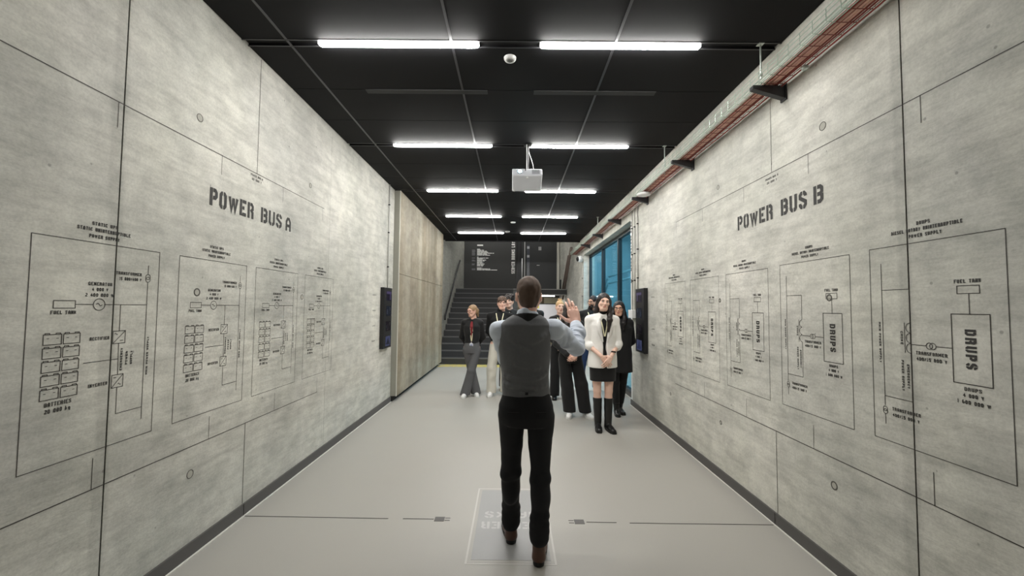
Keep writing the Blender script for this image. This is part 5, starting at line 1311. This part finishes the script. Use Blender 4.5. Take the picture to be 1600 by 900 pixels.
def pres_trousers(c):
    J = c['J']; S = SDF(.0065)
    S.loft([(.82, .006, -.004, .158, .115), (.88, .006, -.010, .170, .125), (.94, .006, -.008, .168, .122), (1.02, .006, 0, .148, .108)], .03)
    for sd, hz, hr in (1, .120, .060), (-1, .085, .054):
        a, k, an = J['hip', sd], J['knee', sd], J['ankle', sd]; S.cap(a+V3(sd*.002, -.01, -.03), a+(k-a)*.55, .088, .070, .006)
        S.cap(a+(k-a)*.5, k, .072, .060, .012); d = an-k; S.ell(k+d*.28+V3(0, -.014, 0), (.058, .062, .11), .03)
        q = k+d*((k[2]-hz)/(k[2]-an[2])); S.cap(k, q+V3(0, 0, .10), .060, .053, .02); S.cap(q+V3(0, 0, .10), q+V3(0, -.01, .035), .053, hr, .02)
        for z in (.06, .10, .15): S.cap(q+V3(-.02, -.012, z), q+V3(.02, -.012, z+.012*sd), .042, .042, .01)
    for sd in (-1, 1):
        S.cap(J['knee', sd]+V3(-.02, -.02, -.02), J['knee', sd]+V3(.02, -.02, -.008), .048, None, .012)
    f1 = wob(41, .0050, 30, 30, 24, 8)
    obj_from([S.mesh(f1)], 'trousers', NAVY, c['root'])
    for sd in (-1, 1):
        mb = MB(); mb.obox((.006+sd*.075, -.126, .915), (.040, 0, 0), (0, .0018, 0), (0, 0, .004)); o = mb.build('back_pocket', BLK); o.parent = c['root']
def pres_shoes(c):
    for sd in (-1, 1):
        an = c['J']['ankle', sd]; dv = nrm(V3(sd*.14, 1, 0)); S = SDF(.005); z0 = .0
        heel = V3(an[0], an[1], 0)-dv*.060; toe = heel+dv*.30
        S.cap(heel+dv*.045+V3(0, 0, .045), heel+dv*.05+V3(0, 0, .105), .038, .040, .02); S.cap(heel+dv*.045+V3(0, 0, .04), heel+dv*.16+V3(0, 0, .05), .037, .038, .02)
        S.cap(heel+dv*.15+V3(0, 0, .038), heel+dv*.25+V3(0, 0, .030), .042, .034, .02, sq=((0, 0, 1), 1.2))
        S.clip((0, 0, .022), (0, 0, -1)); o = obj_from([S.mesh()], 'shoe', BRL, c['root'])
        mb = MB(); p = Vector(tuple(heel+dv*.038)); mb.lathe([(0, .001), (.032, .001), (.034, .010), (.0345, .026), (0, .027)], p, (0, 0, 1), 20); b = mb.build('heel', SOLB, smooth=False); b.parent = o
        sole(o, tuple(heel+dv*.06), tuple(toe), SOLB, .044, .016)
person(dict(name='presenter', crowd=False, legs=.8, neckr=.9, x=.083, y=2.66, yaw=0, H=1.75*1.02, vox=.0075, hvox=.0028, headc=(.017, .005, 1.618), hyaw=.03, hairm=HBR, hair=hair_fade, skin=SKINP,
    label='presenter seen from behind, grey waistcoat and pale blue shirt, right hand raised',
    shR=(.180, -.012, 1.415), shL=(-.162, -.012, 1.405), elR=(.335, .10, 1.285), wrR=(.360, .245, 1.432), elL=(-.125, .17, 1.20), wrL=(-.03, .27, 1.14),
    hipR=(.092, 0, .90), hipL=(-.080, 0, .90), kneeR=(.100, -.005, .50), kneeL=(-.088, .085, .50), ankleR=(.090, -.045, .095), ankleL=(-.083, .185, .095),
    handR=dict(d=(-.20, .25, 1), n=(-.15, 1, -.2), th=(-1, 0, -.1), curl=.22, size=1.0, spread=.07, tcurl=.1, cur=[.35, .2, .3, .5]),
    handL=dict(d=(.9, .3, .1), n=(0, -1, 0), th=(0, 0, 1), curl=.5),
    clothes=[pres_shoes, pres_trousers, pres_shirt, pres_vest]))
